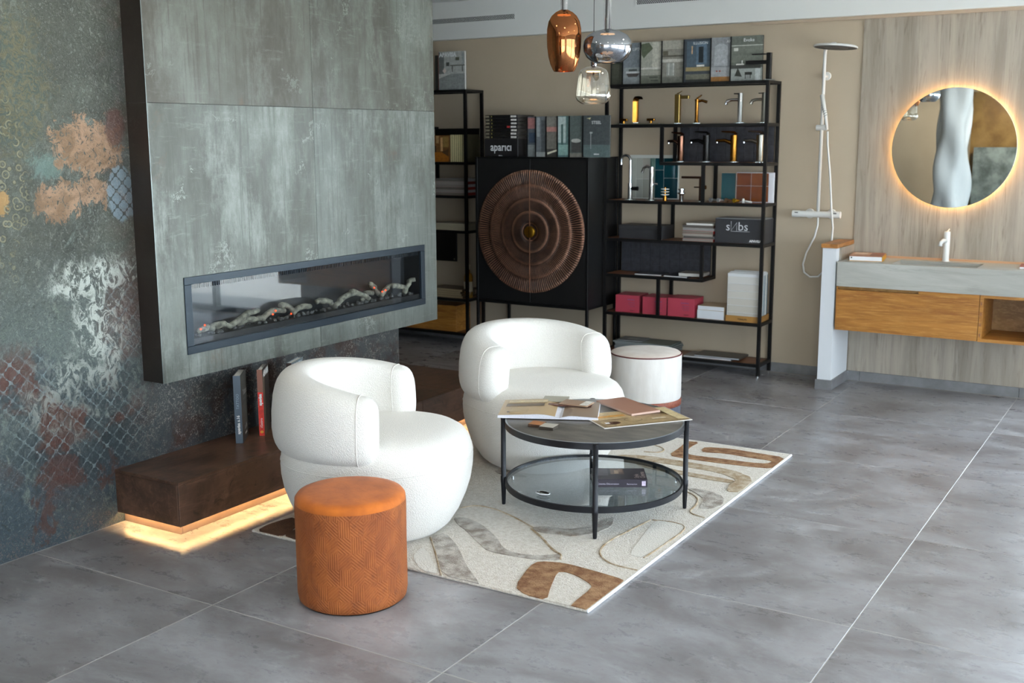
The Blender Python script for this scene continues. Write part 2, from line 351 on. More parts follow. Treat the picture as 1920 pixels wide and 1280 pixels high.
struct('wall_front', wf, M_BEIGE)
wr = bmesh.new(); box(wr, 3.0, 3.2, -3.7, -1.0, -.05, 2.72); box(wr, 3.0, 3.2, -1.0, 6.9, 2.3, 2.72); box(wr, 3.0, 3.2, 6.9, 7.9, -.05, 2.72); box(wr, 3., 3.2, 3.38, 3.58, -.05, 2.3)
struct('wall_right', wr, M_WHITE)
wd = struct('wall_fireplace', B(-4.12, -3.924, 1.3, 5.146, -.01, 2.72), M_DECOR)
struct('wall_entry', B(-8, -4.12, 1.3, 1.5, -.01, 2.72), M_BEIGE)
# windows (frames and panes)
M_FRAME = plain('window_frame_grey', '#4b4f52', .5); M_PANE = m_glass('window_glass', (.96, .98, .98, 1), 1.45, .9, .0)
def window(name, x0, x1, y0, y1, z0, z1, n, axis):
    w = bpy.data.objects.new(name, None); COL.objects.link(w); w['kind'] = 'structure'
    t = .05
    def bx(u0, u1, a, b):
        return B(u0, u1, y0, y1, a, b) if axis == 'x' else B(x0, x1, u0, u1, a, b)
    lo, hi = (x0, x1) if axis == 'x' else (y0, y1)
    for a, b, c, d in ((lo, hi, z0, z0+t), (lo, hi, z1-t, z1)): link('window_rail', bx(a, b, c, d), M_FRAME, w)
    for k in range(n+1):
        u = lo+(hi-lo-t)*k/n; link('window_post', bx(u, u+t, z0+t, z1-t), M_FRAME, w)
    for k in range(n):
        u = lo+(hi-lo-t)*k/n; m = (x0+x1)/2 if axis == 'y' else (y0+y1)/2
        a, b = u+t, lo+(hi-lo-t)*(k+1)/n
        link('pane', B(a, b, m-.003, m+.003, z0+t, z1-t) if axis == 'x' else B(m-.003, m+.003, a, b, z0+t, z1-t), M_PANE, w)
    return w
window('window_1', -.62, 2.9, 7.76, 7.82, 0, 2.3, 3, 'x')
window('window_2', 3.07, 3.13, -1.0, 3.38, 0, 2.3, 3, 'y')
window('window_3', 3.07, 3.13, 3.58, 6.9, 0, 2.3, 2, 'y')
window('window_4', -.9, 2.9, -3.63, -3.57, 0, 2.3, 3, 'x')
struct('unseen_bounce_ground', B(-14, 14, 8.2, 20, -.14, -.04), plain('pale_bounce_grey', '#c4c3bf', .8))  # unseen ground slabs, kept pale and wide to bounce light indoors
struct('unseen_bounce_ground_side', B(3.4, 16, -14, 8.1, -.14, -.04), plain('pale_bounce_grey', '#c4c3bf', .8))
struct('unseen_bounce_ground_front', B(-14, 3.3, -14, -3.8, -.14, -.04), plain('pale_bounce_grey', '#c4c3bf', .8))
# travertine panel behind the vanity
tr = struct('wall_panel_travertine', B(-1.983, -.66, YB-.014, YB, .066, 2.43), M_TRAV)
struct('underside_strip_1', B(-2.75, -.66, YB-.03, YB-.0145, 2.412, 2.43), plain('peach_underside', '#b3a28e', .6))  # peach strip standing for the bulkhead's visible underside
# half-height partition
pt = struct('wall_partition', B(-2.078, -1.988, 7.295, YB-.015, 0.0, .94), M_WHITE)
link('travertine_facing', B(-1.9875, -1.976, 7.36, YB-.0145, .857, .94), M_TRAV, pt)
link('wooden_cap', B(-2.088, -1.978, 7.285, YB-.0145, .941, .968, bev=.002), M_OAKC, pt)
# skirting
sk = bpy.data.objects.new('baseboard_back', None); COL.objects.link(sk); sk['kind'] = 'structure'
x = -6.7
while x < -2.1:
    link('skirting_tile', B(x+.001, min(x+1.009, -2.0905), YB-.011, YB, 0, .066, bev=.001), M_SKIRT, sk); x += 1.01
for a, b in ((-1.985, -1.895), (-1.893, -.885), (-.883, -.66)): link('skirting_tile', B(a, b, YB-.025, YB-.0145, 0, .066, bev=.001), M_SKIRT, sk)
sp = bpy.data.objects.new('baseboard_partition', None); COL.objects.link(sp); sp['kind'] = 'structure'
link('skirting_tile', B(-2.089, -1.976, 7.283, 7.2945, 0, .066, bev=.001), M_SKIRT, sp)
link('skirting_tile', B(-1.9875, -1.976, 7.295, YB-.026, 0, .066, bev=.001), M_SKIRT, sp)
link('skirting_tile', B(-2.089, -2.0785, 7.295, YB-.012, 0, .066, bev=.001), M_SKIRT, sp)

# ------------------------------------------------------------------ chimney breast with linear fire
XF = -3.798
ch = thing('chimney_breast', 'grey-green tiled chimney breast floating over the bench, holding the long fire', 'chimney breast', (0, 0, 0))
C1, C2, C3, C4 = m_clad('concrete_tile_a', 1., '#5f645d', '#7b817a', '#403f37'), m_clad('concrete_tile_b', 5.2, '#5a5d55', '#727770', '#3f3c33', browns=.6), m_clad('concrete_tile_c', 9.7, base='#6d736d', light='#959c96'), m_clad('concrete_tile_d', 14.1, base='#666c67', browns=.6)  # first two, for the upper row, are darker: top shading put into colour
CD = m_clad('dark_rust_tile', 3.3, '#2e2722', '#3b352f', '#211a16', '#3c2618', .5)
X0 = XF-.010
def clad(poly, m, name='tile_panel'):
    # poly in (y,z); extruded in x
    bm = bmesh.new(); a = [bm.verts.new((X0, y, z)) for y, z in poly]; b = [bm.verts.new((XF, y, z)) for y, z in poly]
    n = len(poly); bm.faces.new(a[::-1]); bm.faces.new(b)
    for i in range(n): bm.faces.new((a[i], a[(i+1) % n], b[(i+1) % n], b[i]))
    return link(name, bm, m, ch)
j = .0012; YM, ZJ = 4.325, 1.805; y0, y1 = 3.2885, 5.362; F = (3.44, 5.225, .716, 1.042)
clad([(y0, ZJ+j), (YM-j, ZJ+j), (YM-j, 2.7195), (y0, 2.7195)], C2); clad([(YM+j, ZJ+j), (y1, ZJ+j), (y1, 2.7195), (YM+j, 2.7195)], C1)
clad([(y0, .6), (YM-j, .6), (YM-j, F[2]), (F[0], F[2]), (F[0], F[3]), (YM-j, F[3]), (YM-j, ZJ-j), (y0, ZJ-j)], C3)
clad([(YM+j, .6), (y1, .6), (y1, ZJ-j), (YM+j, ZJ-j), (YM+j, F[3]), (F[1], F[3]), (F[1], F[2]), (YM+j, F[2])], C4)
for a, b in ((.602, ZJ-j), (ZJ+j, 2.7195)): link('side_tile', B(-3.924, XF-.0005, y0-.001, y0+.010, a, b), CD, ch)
link('backing_board', (lambda bm: (box(bm, -3.9235, X0-.001, y0+.011, y1, .602, F[2]-.03), box(bm, -3.9235, X0-.001, y0+.011, y1, F[3]+.03, 2.7195), box(bm, -3.9235, X0-.001, y0+.011, F[0]-.03, F[2]-.03, F[3]+.03), box(bm, -3.9235, X0-.001, F[1]+.03, y1, F[2]-.03, F[3]+.03), bm)[-1])(bmesh.new()), plain('dark_board', '#55534e', .8), ch)
link('edge_profile', B(XF-.001, XF+.0012, y0-.0025, y0-.0005, .6, 2.7195), plain('edge_metal', '#8f9a98', .3, .8), ch)
# fireplace insert
fp = thing('linear_fireplace', 'long dark-framed linear electric fire with driftwood logs, set into the chimney breast', 'fireplace', (XF, 4.335, .708))
fp_l = lambda y: y-4.335
M_FFR = plain('slate_blue_metal', '#2b353d', .4, .6); M_FIN = plain('fire_inner_black', '#0d0e10', .35)
fo = (3.432, 5.240, .706, 1.052); fi = (3.472, 5.205, .742, 1.018)
bm = bmesh.new(); zb = .708
def fbox(a, b, c, d, x0=-.012, x1=.006): box(bm, x0, x1, fp_l(a), fp_l(b), c-zb, d-zb, bev=.0015)
fbox(fo[0], fo[1], fi[3], fo[3]); fbox(fo[0], fo[1], fo[2], fi[2]); fbox(fo[0], fi[0], fi[2], fi[3]); fbox(fi[1], fo[1], fi[2], fi[3])
link('frame', bm, M_FFR, fp)
bm = bmesh.new()
box(bm, -.125, -.012, fp_l(fi[0]), fp_l(fi[1]), fi[2]-zb-.006, fi[2]-zb); box(bm, -.125, -.012, fp_l(fi[0]), fp_l(fi[1]), fi[3]-zb, fi[3]-zb+.006)
box(bm, -.125, -.012, fp_l(fi[0])-.006, fp_l(fi[0]), fi[2]-zb, fi[3]-zb); box(bm, -.125, -.012, fp_l(fi[1]), fp_l(fi[1])+.006, fi[2]-zb, fi[3]-zb)
link('firebox', bm, M_FIN, fp)
link('back_screen', B(-.1255, -.120, fp_l(fi[0]), fp_l(fi[1]), fi[2]-zb, fi[3]-zb), plain('fire_screen', '#2b2e31', .18), fp)
bm = bmesh.new(); yy = fi[0]+.01
while yy < fi[1]-.01:
    box(bm, -.018, -.009, fp_l(yy), fp_l(yy+.006), fi[3]-zb-.022, fi[3]-zb-.002); yy += .0135
v = link('air_vent', bm, plain('vent_fins', '#2e353b', .4, .5), fp); v['kind'] = 'stuff'
link('lower_ledge', B(-.10, -.012, fp_l(fi[0]), fp_l(fi[1]), fi[2]-zb, fi[2]-zb+.028), M_FIN, fp)
link('glass_pane', B(-.006, -.003, fp_l(fi[0]), fp_l(fi[1]), fi[2]-zb, fi[3]-zb), m_glass('fire_glass', (.9, .92, .93, 1), 1.52, .62, .0), fp)
M_LOG = plain('driftwood', '#a39f8c', .8, var='#57534a', vscale=38, bump=.8, bscale=60, bdist=.004)
rl = random.Random(3)
logs = [(3.55, 3.64, 0), (3.62, 3.74, .01), (3.74, 3.93, .05), (3.80, 3.98, .0), (3.98, 4.14, .02), (4.12, 4.22, .05), (4.20, 4.33, .02), (4.36, 4.5, .04), (4.48, 4.66, .05), (4.62, 4.78, .06), (4.74, 4.84, .03), (4.82, 4.93, .08), (4.92, 5.03, .05), (5.0, 5.14, .05), (5.08, 5.19, .07)]
zl = fi[2]-zb+.028
for i, (a, b, dz) in enumerate(logs):
    n = 7; up_ = i % 2 == 0; pts = []; rs = []
    for k in range(n):
        f = k/(n-1); h = zl+.016+dz*(f if up_ else 1-f)+.016*math.sin(f*PI)+rl.uniform(-.004, .004)
        pts.append((-.058+rl.uniform(-.012, .012)+.02*math.sin(i), fp_l(a+(b-a)*f), h)); rs.append((.016-.007*abs(f-.35))*rl.uniform(.85, 1.15))
    link('driftwood_log', T(pts, rs, n=8), M_LOG, fp, True)
bm = bmesh.new()
for k in range(150):
    y = rl.uniform(fi[0]+.02, fi[1]-.02); r = rl.uniform(.005, .012); x = rl.uniform(-.095, -.03)
    bmesh.ops.create_icosphere(bm, subdivisions=1, radius=r, matrix=Matrix.Translation((x, fp_l(y), zl+r*.5)) @ Matrix.Rotation(rl.uniform(0, 6), 4, 'X'))
v = link('charcoal_chips', bm, plain('charcoal', '#3a3b3a', .7, var='#6d6c68', vscale=60), fp); v['kind'] = 'stuff'
M_EMB = emis('ember_glow', '#ff3a14', 5)
for y, z in ((3.56, .03), (3.585, .045), (3.80, .035), (4.03, .035), (4.05, .05), (4.16, .02), (4.60, .05), (4.83, .075), (4.90, .045), (4.93, .05)):
    bm = bmesh.new(); bmesh.ops.create_icosphere(bm, subdivisions=1, radius=.0045, matrix=Matrix.Translation((-.045, fp_l(y), zl+z))); link('ember', bm, M_EMB, fp)

# ------------------------------------------------------------------ floating bench
be = thing('floating_bench', 'long low brown oxidised-tile bench floating over a lit plinth along the mural wall', 'bench', (-3.53, 3.10, 0))
def bb(x0, x1, y0, y1, z0, z1, bev=.001): return B(x0+3.53, x1+3.53, y0-3.10, y1-3.10, z0, z1, bev=bev)
XW = -3.9235
for a, b in ((3.10, 3.965), (3.967, 4.832), (4.834, 5.145)):
    link('top_tile', bb(XW, -3.53, a, b, .231, .243), M_BENCH, be)
link('top_tile', bb(-4.9, -3.53, 5.147, 5.60, .231, .243), M_BENCH, be)
for a, b in ((3.10, 4.30), (4.302, 4.832), (4.834, 5.60)): link('front_tile', bb(-3.542, -3.53, a, b, .05, .2305), M_BENCH, be)
link('end_tile', bb(XW, -3.5425, 3.10, 3.112, .05, .2305), M_BENCH, be)
link('far_end_tile', bb(-4.9, -3.5425, 5.588, 5.60, .05, .2305), M_BENCH, be)
link('carcass', bb(XW, -3.5425, 3.1125, 5.147, .084, .2305, 0), plain('carcass_board', '#6b5a4b', .8), be)
link('carcass', bb(-4.9, -3.5425, 5.1475, 5.5875, .084, .2305, 0), plain('carcass_board', '#6b5a4b', .8), be)
M_PL = plain('plinth_tile', '#8a7361', .5, var='#9a826f', vscale=9)
for a, b in ((3.1465, 4.0), (4.002, 5.55)): link('plinth_tile', bb(-3.581, -3.571, a, b, 0, .0835), M_PL, be)
link('plinth_tile', bb(XW, -3.5711, 3.136, 3.146, 0, .0835), M_PL, be)
link('plinth_tile', bb(-4.85, -3.5711, 5.5505, 5.56, 0, .0835), M_PL, be)
link('led_strip', bb(-3.5705, -3.567, 3.15, 5.55, .072, .082, 0), emis('warm_led', '#ffb35c', 6), be)
link('led_strip', bb(XW, -3.575, 3.132, 3.1355, .072, .082, 0), emis('warm_led_end', '#ffb35c', 6), be)
l2 = area('bench_led_end', (-3.7335, 3.124, .056), (0, -.42, -.9), .363, .003, .8, WARM)

# ------------------------------------------------------------------ armchairs
def m_boucle():
    m, nt, p = newmat('white_boucle'); g = G(nt); v = g.coord()
    n = g.noise(v, 150, 3, .7); w = g.voro(v, 210)
    g.put(p.inputs['Base Color'], g.mix(n, '#dedad2', '#efece6')); p.inputs['Roughness'].default_value = .9; p.inputs['Sheen Weight'].default_value = .3; p.inputs['Specular IOR Level'].default_value = .2
    g.put(p.inputs['Normal'], g.bump(g.math('ADD', n, w), .5, .004)); return m
M_BOU = m_boucle(); M_SEAM = plain('seam_thread', '#d9d6ce', .9)
def superell(t, a, b, n):
    c, s = math.cos(t), math.sin(t); return (a*math.copysign(abs(c)**(2/n), c), b*math.copysign(abs(s)**(2/n), s))
def armchair(label, loc, rz):
    t = thing('swivel_armchair', label, 'armchair', loc, rz, 'white boucle tub armchairs around the coffee table')
    A, Bw = .405, .400
    prof = [(0, .0), (.64, .0), (.71, .006), (.78, .030), (.86, .080), (.925, .14), (.972, .20), (.995, .255), (1., .30), (.992, .335), (.965, .37), (.915, .398), (.84, .417), (.70, .428), (.45, .434), (0, .436)]
    bm = bmesh.new(); n = 64; rings = []
    for r, z in prof:
        if r == 0: rings.append([bm.verts.new((0.01, 0, z))]); continue
        rings.append([bm.verts.new((superell(2*PI*k/n, A*r, Bw*r, 2.25)[0]+.02, superell(2*PI*k/n, A*r, Bw*r, 2.25)[1], z)) for k in range(n)])
    for a, b in zip(rings, rings[1:]):
        for k in range(n):
            q = list(dict.fromkeys([a[k % len(a)], a[(k+1) % len(a)], b[(k+1) % len(b)], b[k % len(b)]]))
            bm.faces.new(q)
    link('seat', bm, M_BOU, t, True)
    bm = bmesh.new(); tube(bm, [(superell(2*PI*k/48, A*.997, Bw*.997, 2.25)[0]+.02, superell(2*PI*k/48, A*.997, Bw*.997, 2.25)[1], .318) for k in range(48)], .0022, 6, closed=True); link('seam', bm, M_BOU, t, True)
    # wrapped back
    wt, am = .16, math.radians(97); ra, rb = A+.005-wt/2, Bw+.010-wt/2
    ne, nm, m = 7, 40, 28; secs = []; R = .068
    def cen(a): return Vector((-ra*math.cos(a)*1.0, rb*math.sin(a), 0))
    def tan(a): return Vector((ra*math.sin(a), rb*math.cos(a), 0)).normalized()
    for k in range(ne): th = PI/2*(1-k/ne); secs.append((-am, -R*math.sin(th), R*(1-math.cos(th))))
    for k in range(nm+1): secs.append((-am+2*am*k/nm, 0, 0))
    for k in range(1, ne+1): th = PI/2*k/ne; secs.append((am, R*math.sin(th), R*(1-math.cos(th))))
    bm = bmesh.new(); rings = []
    def sec(a, off, ins):
        q = abs(a)/am; top = .688-.060*q**2.2; bot = .345+.012*q; c = cen(a)+tan(a)*off; tn = tan(a); nr = Vector((tn.y, -tn.x, 0))
        if nr.dot(Vector((c.x, c.y, 0))) < 0: nr = -nr
        hw, hh, zc = wt/2-ins, (top-bot)/2-ins, (top+bot)/2; pts = []
        for i in range(m):
            u, w = superell(2*PI*i/m, hw, hh, 3.4 if hw > .03 else 2.6)
            lean = (w/hh)*.012 if hh else 0
            bulge = .012*(1-(w/hh)**2)
            pts.append(c+nr*(u+(bulge if u > 0 else 0)-lean)+Vector((0, 0, zc+w)))
        return pts
    for a, off, ins in secs: rings.append([bm.verts.new(p) for p in sec(a, off, ins)])
    for a, b in zip(rings, rings[1:]):
        for i in range(m): bm.faces.new((a[i], a[(i+1) % m], b[(i+1) % m], b[i]))
    bm.faces.new(rings[0]); bm.faces.new(rings[-1][::-1])
    link('backrest', bm, M_BOU, t, True)
    for s in (-1, 1):
        cc = sum(sec(s*am*.97, 0, 0), Vector())/m
        bm = bmesh.new(); tube(bm, [cc+(p-cc)*1.006 for p in sec(s*am*.985, 0, 0)], .0022, 6, closed=True); link('seam', bm, M_BOU, t, True)
    return t
armchair('white boucle tub armchair behind the rust-orange pouf, back to the bench', (-2.935, 3.655, .0155), math.radians(24))
armchair('white boucle tub armchair between coffee table and dark carved cabinet', (-2.81, 4.88, .0155), math.radians(-22))

# ------------------------------------------------------------------ rug
M_RUG = plain('cream_pile', '#cbc2b4', .95, var='#e2dcd2', vscale=60, bump=1., bscale=150, bdist=.010, sheen=.3)
rg = thing('area_rug', 'cream rug with brown and taupe abstract loops under the coffee table', 'rug', (-2.525, 4.465, 0))
bm = bmesh.new(); box(bm, -.81, .81, -1.155, 1.155, .0002, .012, bev=.004); link('rug_pile', bm, M_RUG, rg)
bm = bmesh.new(); box(bm, .803, .812, -1.155, 1.155, .0002, .013, bev=.003); box(bm, -.81, .81, 1.150, 1.160, .0002, .011, bev=.003); link('edge_binding', bm, plain('rug_binding', '#e4e6ea', .8), rg)
MR = {'b': plain('brown_pile', '#704728', .95, var='#a8835f', vscale=22, bump=.9, bscale=170, bdist=.010), 't': plain('tan_pile', '#98805f', .95, var='#c6b8a3', vscale=26, bump=.9, bscale=170, bdist=.010),
      'g': plain('taupe_pile', '#8a7f74', .95, var='#cbc6be', vscale=18, bump=.9, bscale=150, bdist=.010), 'w': plain('light_pile', '#dedad2', .95, bump=.8, bscale=170, bdist=.010), 'd': plain('dark_brown_pile', '#4c3222', .95, var='#6b4a33', vscale=20, bump=.9, bscale=170, bdist=.010)}
RUGPOLYS = [('b', 0, [(-1.975, 3.202), (-2.046, 3.357), (-2.1, 3.555), (-2.096, 3.622), (-1.996, 3.657), (-1.848, 3.642), (-1.726, 3.623), (-1.699, 3.593), (-1.686, 3.295), (-1.694, 3.271), (-1.769, 3.272), (-1.787, 3.295), (-1.794, 3.493), (-1.816, 3.524), (-1.902, 3.57), (-1.955, 3.581), (-1.98, 3.563), (-1.931, 3.425), (-1.883, 3.257)]),
 ('b', 0, [(-2.154, 5.452), (-2.155, 5.513), (-2.023, 5.552), (-1.875, 5.539), (-1.717, 5.534), (-1.711, 5.401), (-1.717, 5.311), (-1.818, 5.286), (-1.991, 5.266), (-2.163, 5.255), (-2.263, 5.266), (-2.269, 5.441), (-2.289, 5.571), (-2.22, 5.587), (-2.226, 5.49), (-2.208, 5.364), (-2.159, 5.327), (-2.021, 5.343), (-1.842, 5.354), (-1.766, 5.379), (-1.756, 5.426), (-1.778, 5.445), (-1.873, 5.442), (-2.02, 5.453), (-2.128, 5.416)]),
 ('t', 0, [(-2.503, 5.131), (-2.372, 5.199), (-2.13, 5.202), (-1.878, 5.183), (-1.736, 5.099), (-1.717, 4.865), (-1.78, 4.835), (-1.815, 4.97), (-1.802, 5.039), (-1.918, 5.108), (-2.119, 5.119), (-2.333, 5.114), (-2.466, 5.082)]),
 ('t', 0, [(-2.359, 5.039), (-2.248, 5.06), (-2.072, 5.034), (-1.888, 5.029), (-1.805, 5.017), (-1.802, 4.978), (-1.886, 4.969), (-2.061, 4.981), (-2.24, 4.99)]),
 ('d', 0, [(-3.301, 3.289), (-3.314, 3.382), (-3.302, 3.469), (-3.282, 3.522), (-3.195, 3.453), (-3.166, 3.354), (-3.166, 3.265), (-3.235, 3.268)]),
 ('d', 0, [(-3.172, 3.328), (-3.172, 3.427), (-3.116, 3.5), (-3.015, 3.384), (-3.071, 3.299)]),
 ('g', 0, [(-2.624, 3.621), (-2.595, 3.699), (-2.466, 3.598), (-2.317, 3.439), (-2.171, 3.277), (-2.197, 3.273), (-2.342, 3.284), (-2.486, 3.473)]),
 ('g', 0, [(-2.677, 3.874), (-2.627, 3.904), (-2.524, 3.867), (-2.383, 3.765), (-2.293, 3.672), (-2.216, 3.647), (-2.13, 3.671), (-2.076, 3.717), (-2.054, 3.731), (-2.029, 3.677), (-2.092, 3.64), (-2.198, 3.617), (-2.326, 3.61), (-2.425, 3.68), (-2.535, 3.766), (-2.613, 3.814)]),
 ('g', 0, [(-2.319, 3.942), (-2.27, 3.987), (-2.171, 3.999), (-2.11, 4.082), (-2.1, 4.185), (-2.074, 4.249), (-2.03, 4.129), (-2.049, 4.024), (-2.108, 3.941), (-2.188, 3.917), (-2.268, 3.909)]),
 ('t', 0.005, [(-2.312, 3.93), (-2.22, 3.862), (-2.107, 3.755), (-2.054, 3.731), (-2.033, 3.683)]),
 ('t', 0.004, [(-2.62, 3.623), (-2.517, 3.51), (-2.348, 3.292)]),
 ('t', 0.004, [(-1.922, 4.291), (-1.943, 4.118), (-1.962, 3.971), (-1.951, 3.862), (-1.909, 3.789), (-1.837, 3.739), (-1.724, 3.736)]),
 ('w', 0, [(-1.905, 4.3), (-1.835, 4.326), (-1.742, 4.295), (-1.757, 3.867), (-1.824, 3.868), (-1.863, 4.075)]),
 ('t', 0.004, [(-1.914, 4.296), (-1.832, 4.318), (-1.742, 4.295), (-1.747, 4.056), (-1.757, 3.867)]),
 ('g', 0, [(-1.973, 4.798), (-1.857, 4.809), (-1.76, 4.753), (-1.725, 4.647), (-1.749, 4.562), (-1.804, 4.547), (-1.826, 4.677), (-1.897, 4.747)]),
 ('t', 0.004, [(-1.953, 4.751), (-1.863, 4.691), (-1.826, 4.587), (-1.823, 4.466), (-1.73, 4.438)]),
 ('t', 0.004, [(-2.726, 3.998), (-2.684, 4.076), (-2.575, 4.071), (-2.439, 4.015), (-2.311, 3.946)]),
 ('g', 0, [(-2.905, 4.574), (-2.789, 4.592), (-2.691, 4.553), (-2.755, 4.536), (-2.851, 4.529)]),
 ('w', 0, [(-2.588, 3.525), (-2.508, 3.459), (-2.355, 3.288), (-2.445, 3.285), (-2.554, 3.405)]),
 ('t', 0.004, [(-2.438, 5.425), (-2.329, 5.379), (-2.314, 5.29), (-2.402, 5.263)])]
def smoothpoly(pts, it=2):
    for _ in range(it):
        q = []
        for i in range(len(pts)):
            a, b = pts[i], pts[(i+1) % len(pts)]
            q += [(a[0]*.8+b[0]*.2, a[1]*.8+b[1]*.2), (a[0]*.2+b[0]*.8, a[1]*.2+b[1]*.8)]
        pts = q
    return pts
NAMES = {'b': 'brown_loop', 't': 'tan_loop', 'g': 'taupe_loop', 'w': 'pale_motif', 'd': 'dark_motif'}
for kind, thick, pts in RUGPOLYS:
    pts = [(min(max(x+2.525, -.808), .802), min(max(y-4.465, -1.153), 1.149)) for x, y in pts]
    if thick:   # open line drawn as a low ridge
        q = pts
        for _ in range(2):
            r = [q[0]]
            for a, b in zip(q, q[1:]): r += [(a[0]*.75+b[0]*.25, a[1]*.75+b[1]*.25), (a[0]*.25+b[0]*.75, a[1]*.25+b[1]*.75)]
            q = r+[q[-1]]
        link(NAMES[kind], T([(x, y, .0125) for x, y in q], thick, n=8, flat=(1, .35) if False else None), MR[kind], rg, True)
    else:
        bm = bmesh.new(); prism(bm, smoothpoly(pts, 1), .0115, .0150 if kind != 'w' else .0138); bmesh.ops.triangulate(bm, faces=[f for f in bm.faces if len(f.verts) > 4]); link(NAMES[kind], bm, MR[kind], rg)

# ------------------------------------------------------------------ poufs
def m_velvet():
    m, nt, p = newmat('rust_velvet'); g = G(nt); v = g.coord(); s = g.sep(v)
    ang = g.math('ARCTAN2', s[1], s[0])
    cell = g.math('ADD', g.math('FLOOR', g.math('MULTIPLY', ang, 4.5)), g.math('FLOOR', g.math('MULTIPLY', s[2], 17)))
    dirn = g.math('MODULO', g.math('ABSOLUTE', cell), 3.)
    a = g.math('MULTIPLY', ang, 32.); z = g.math('MULTIPLY', s[2], 170.)
    w0 = g.math('SINE', g.math('MULTIPLY', a, 5.)); w1 = g.math('SINE', g.math('MULTIPLY', g.math('ADD', a, z), 3.)); w2 = g.math('SINE', g.math('MULTIPLY', g.math('SUBTRACT', a, z), 3.))
    st = g.mix(g.ramp(dirn, .4, .6), w0, g.mix(g.ramp(dirn, 1.4, 1.6), w1, w2))
    n = g.noise(g.mapping(v, (1.5, 1.5, .8)), 9, 6, .7, .3); n2 = g.noise(g.mapping(v, (1, 1, .6)), 16, 7, .78, .4)
    c = g.mix(g.ramp(n, .35, .65), '#7c3a0e', '#98501d'); c = g.mix(g.ramp(n2, .52, .72, 0, .75), c, '#5c260a'); c = g.mix(g.ramp(n2, .42, .25, 0, .4), c, '#b57440')
    c = g.mix(g.ramp(st, -.2, .9, 0, .15), c, '#b9783f'); g.put(p.inputs['Base Color'], c); p.inputs['Roughness'].default_value = .75; p.inputs['Sheen Weight'].default_value = .12
    p.inputs['Sheen Tint'].default_value = lin('#ffb070'); g.put(p.inputs['Normal'], g.bump(st, .45, .0015)); return m
po = thing('velvet_pouf', 'rust-orange velvet cylinder pouf standing in front of the left armchair', 'pouf', (-2.53, 3.01, 0))
link('side_cover', L([(.185, .004), (.196, .012), (.2005, .04), (.2, .2), (.201, .355), (.2, .372)], 64), m_velvet(), po, True)
link('seat_top', L([(.1995, .3705), (.199, .385), (.190, .397), (.165, .403), (.1, .406), (0, .407)], 64), plain('amber_velvet', '#bf6512', .8, var='#a0500a', vscale=9, bump=.3, bscale=120, sheen=.1), po, True)
link('base_disc', L([(0, 0), (.184, 0), (.186, .006), (0, .006)], 48), M_MATBLK, po)
pw = thing('piped_pouf', 'white round pouf with dark red piping and grey base behind the right armchair', 'pouf', (-2.69, 5.9, 0))
M_VW = plain('offwhite_velvet', '#dfdcd8', .8, var='#cfcac4', vscale=5, stretch=(2, 2, .5), bump=.3, bscale=90, sheen=.3)
link('upper_cover', L([(.205, .155), (.2085, .165), (.2085, .41), (.205, .418)], 56), M_VW, pw, True)
link('seat_top', L([(.205, .418), (.195, .425), (.12, .431), (0, .433)], 56), plain('pale_top_velvet', '#e0d6cc', .8, var='#cdbdb0', vscale=7, sheen=.3), pw, True)
link('top_piping', T([(.207*math.cos(2*PI*k/56), .207*math.sin(2*PI*k/56), .418) for k in range(56)], .004, 6, closed=True), plain('oxblood_cord', '#5c1f1f', .6), pw, True)
link('leather_band', L([(.2075, .118), (.2105, .12), (.2105, .154), (.2075, .156)], 56), plain('woven_brown_band', '#6e3524', .6, var='#8a4a34', vscale=90), pw, True)
link('base_cover', L([(0, 0), (.2, 0), (.206, .01), (.2075, .118)], 56), plain('charcoal_fabric', '#4a4d58', .9, var='#5e616d', vscale=60), pw, True)

# ------------------------------------------------------------------ coffee table
ct = thing('coffee_table', 'round black-framed coffee table with stone top and smoked glass lower shelf', 'table', (-2.215, 4.32, .0155))
R0 = .392; M_NAVY = plain('black_powder_coat', '#0b0d14', .42, .3)
link('tabletop', L([(0, .394), (R0-.004, .394), (R0-.002, .396), (R0-.002, .403), (R0-.006, .405), (0, .405)], 72), plain('grey_stone_top', '#54504c', .3, var='#6f6a63', vscale=7, stretch=(1, 3, 1)), ct, 'auto')
link('top_ring', L([(R0-.0015, .376), (R0+.006, .376), (R0+.006, .404), (R0-.0015, .404), (R0-.0015, .376)], 72), M_NAVY, ct, 'auto')
link('ring_edge', L([(R0-.002, .4041), (R0+.005, .4041), (R0+.005, .4052), (R0-.002, .4052), (R0-.002, .4041)], 72), plain('bright_edge', '#9ea3a8', .3, .6), ct)
link('glass_shelf', L([(0, .118), (R0-.004, .118), (R0-.004, .124), (0, .124)], 72), m_glass('smoked_glass', (.74, .79, .82, 1), 1.5, 1.0, .05), ct, 'auto')
link('lower_ring', L([(R0-.003, .104), (R0+.006, .104), (R0+.006, .130), (R0-.003, .130), (R0-.003, .104)], 72), M_NAVY, ct, 'auto')
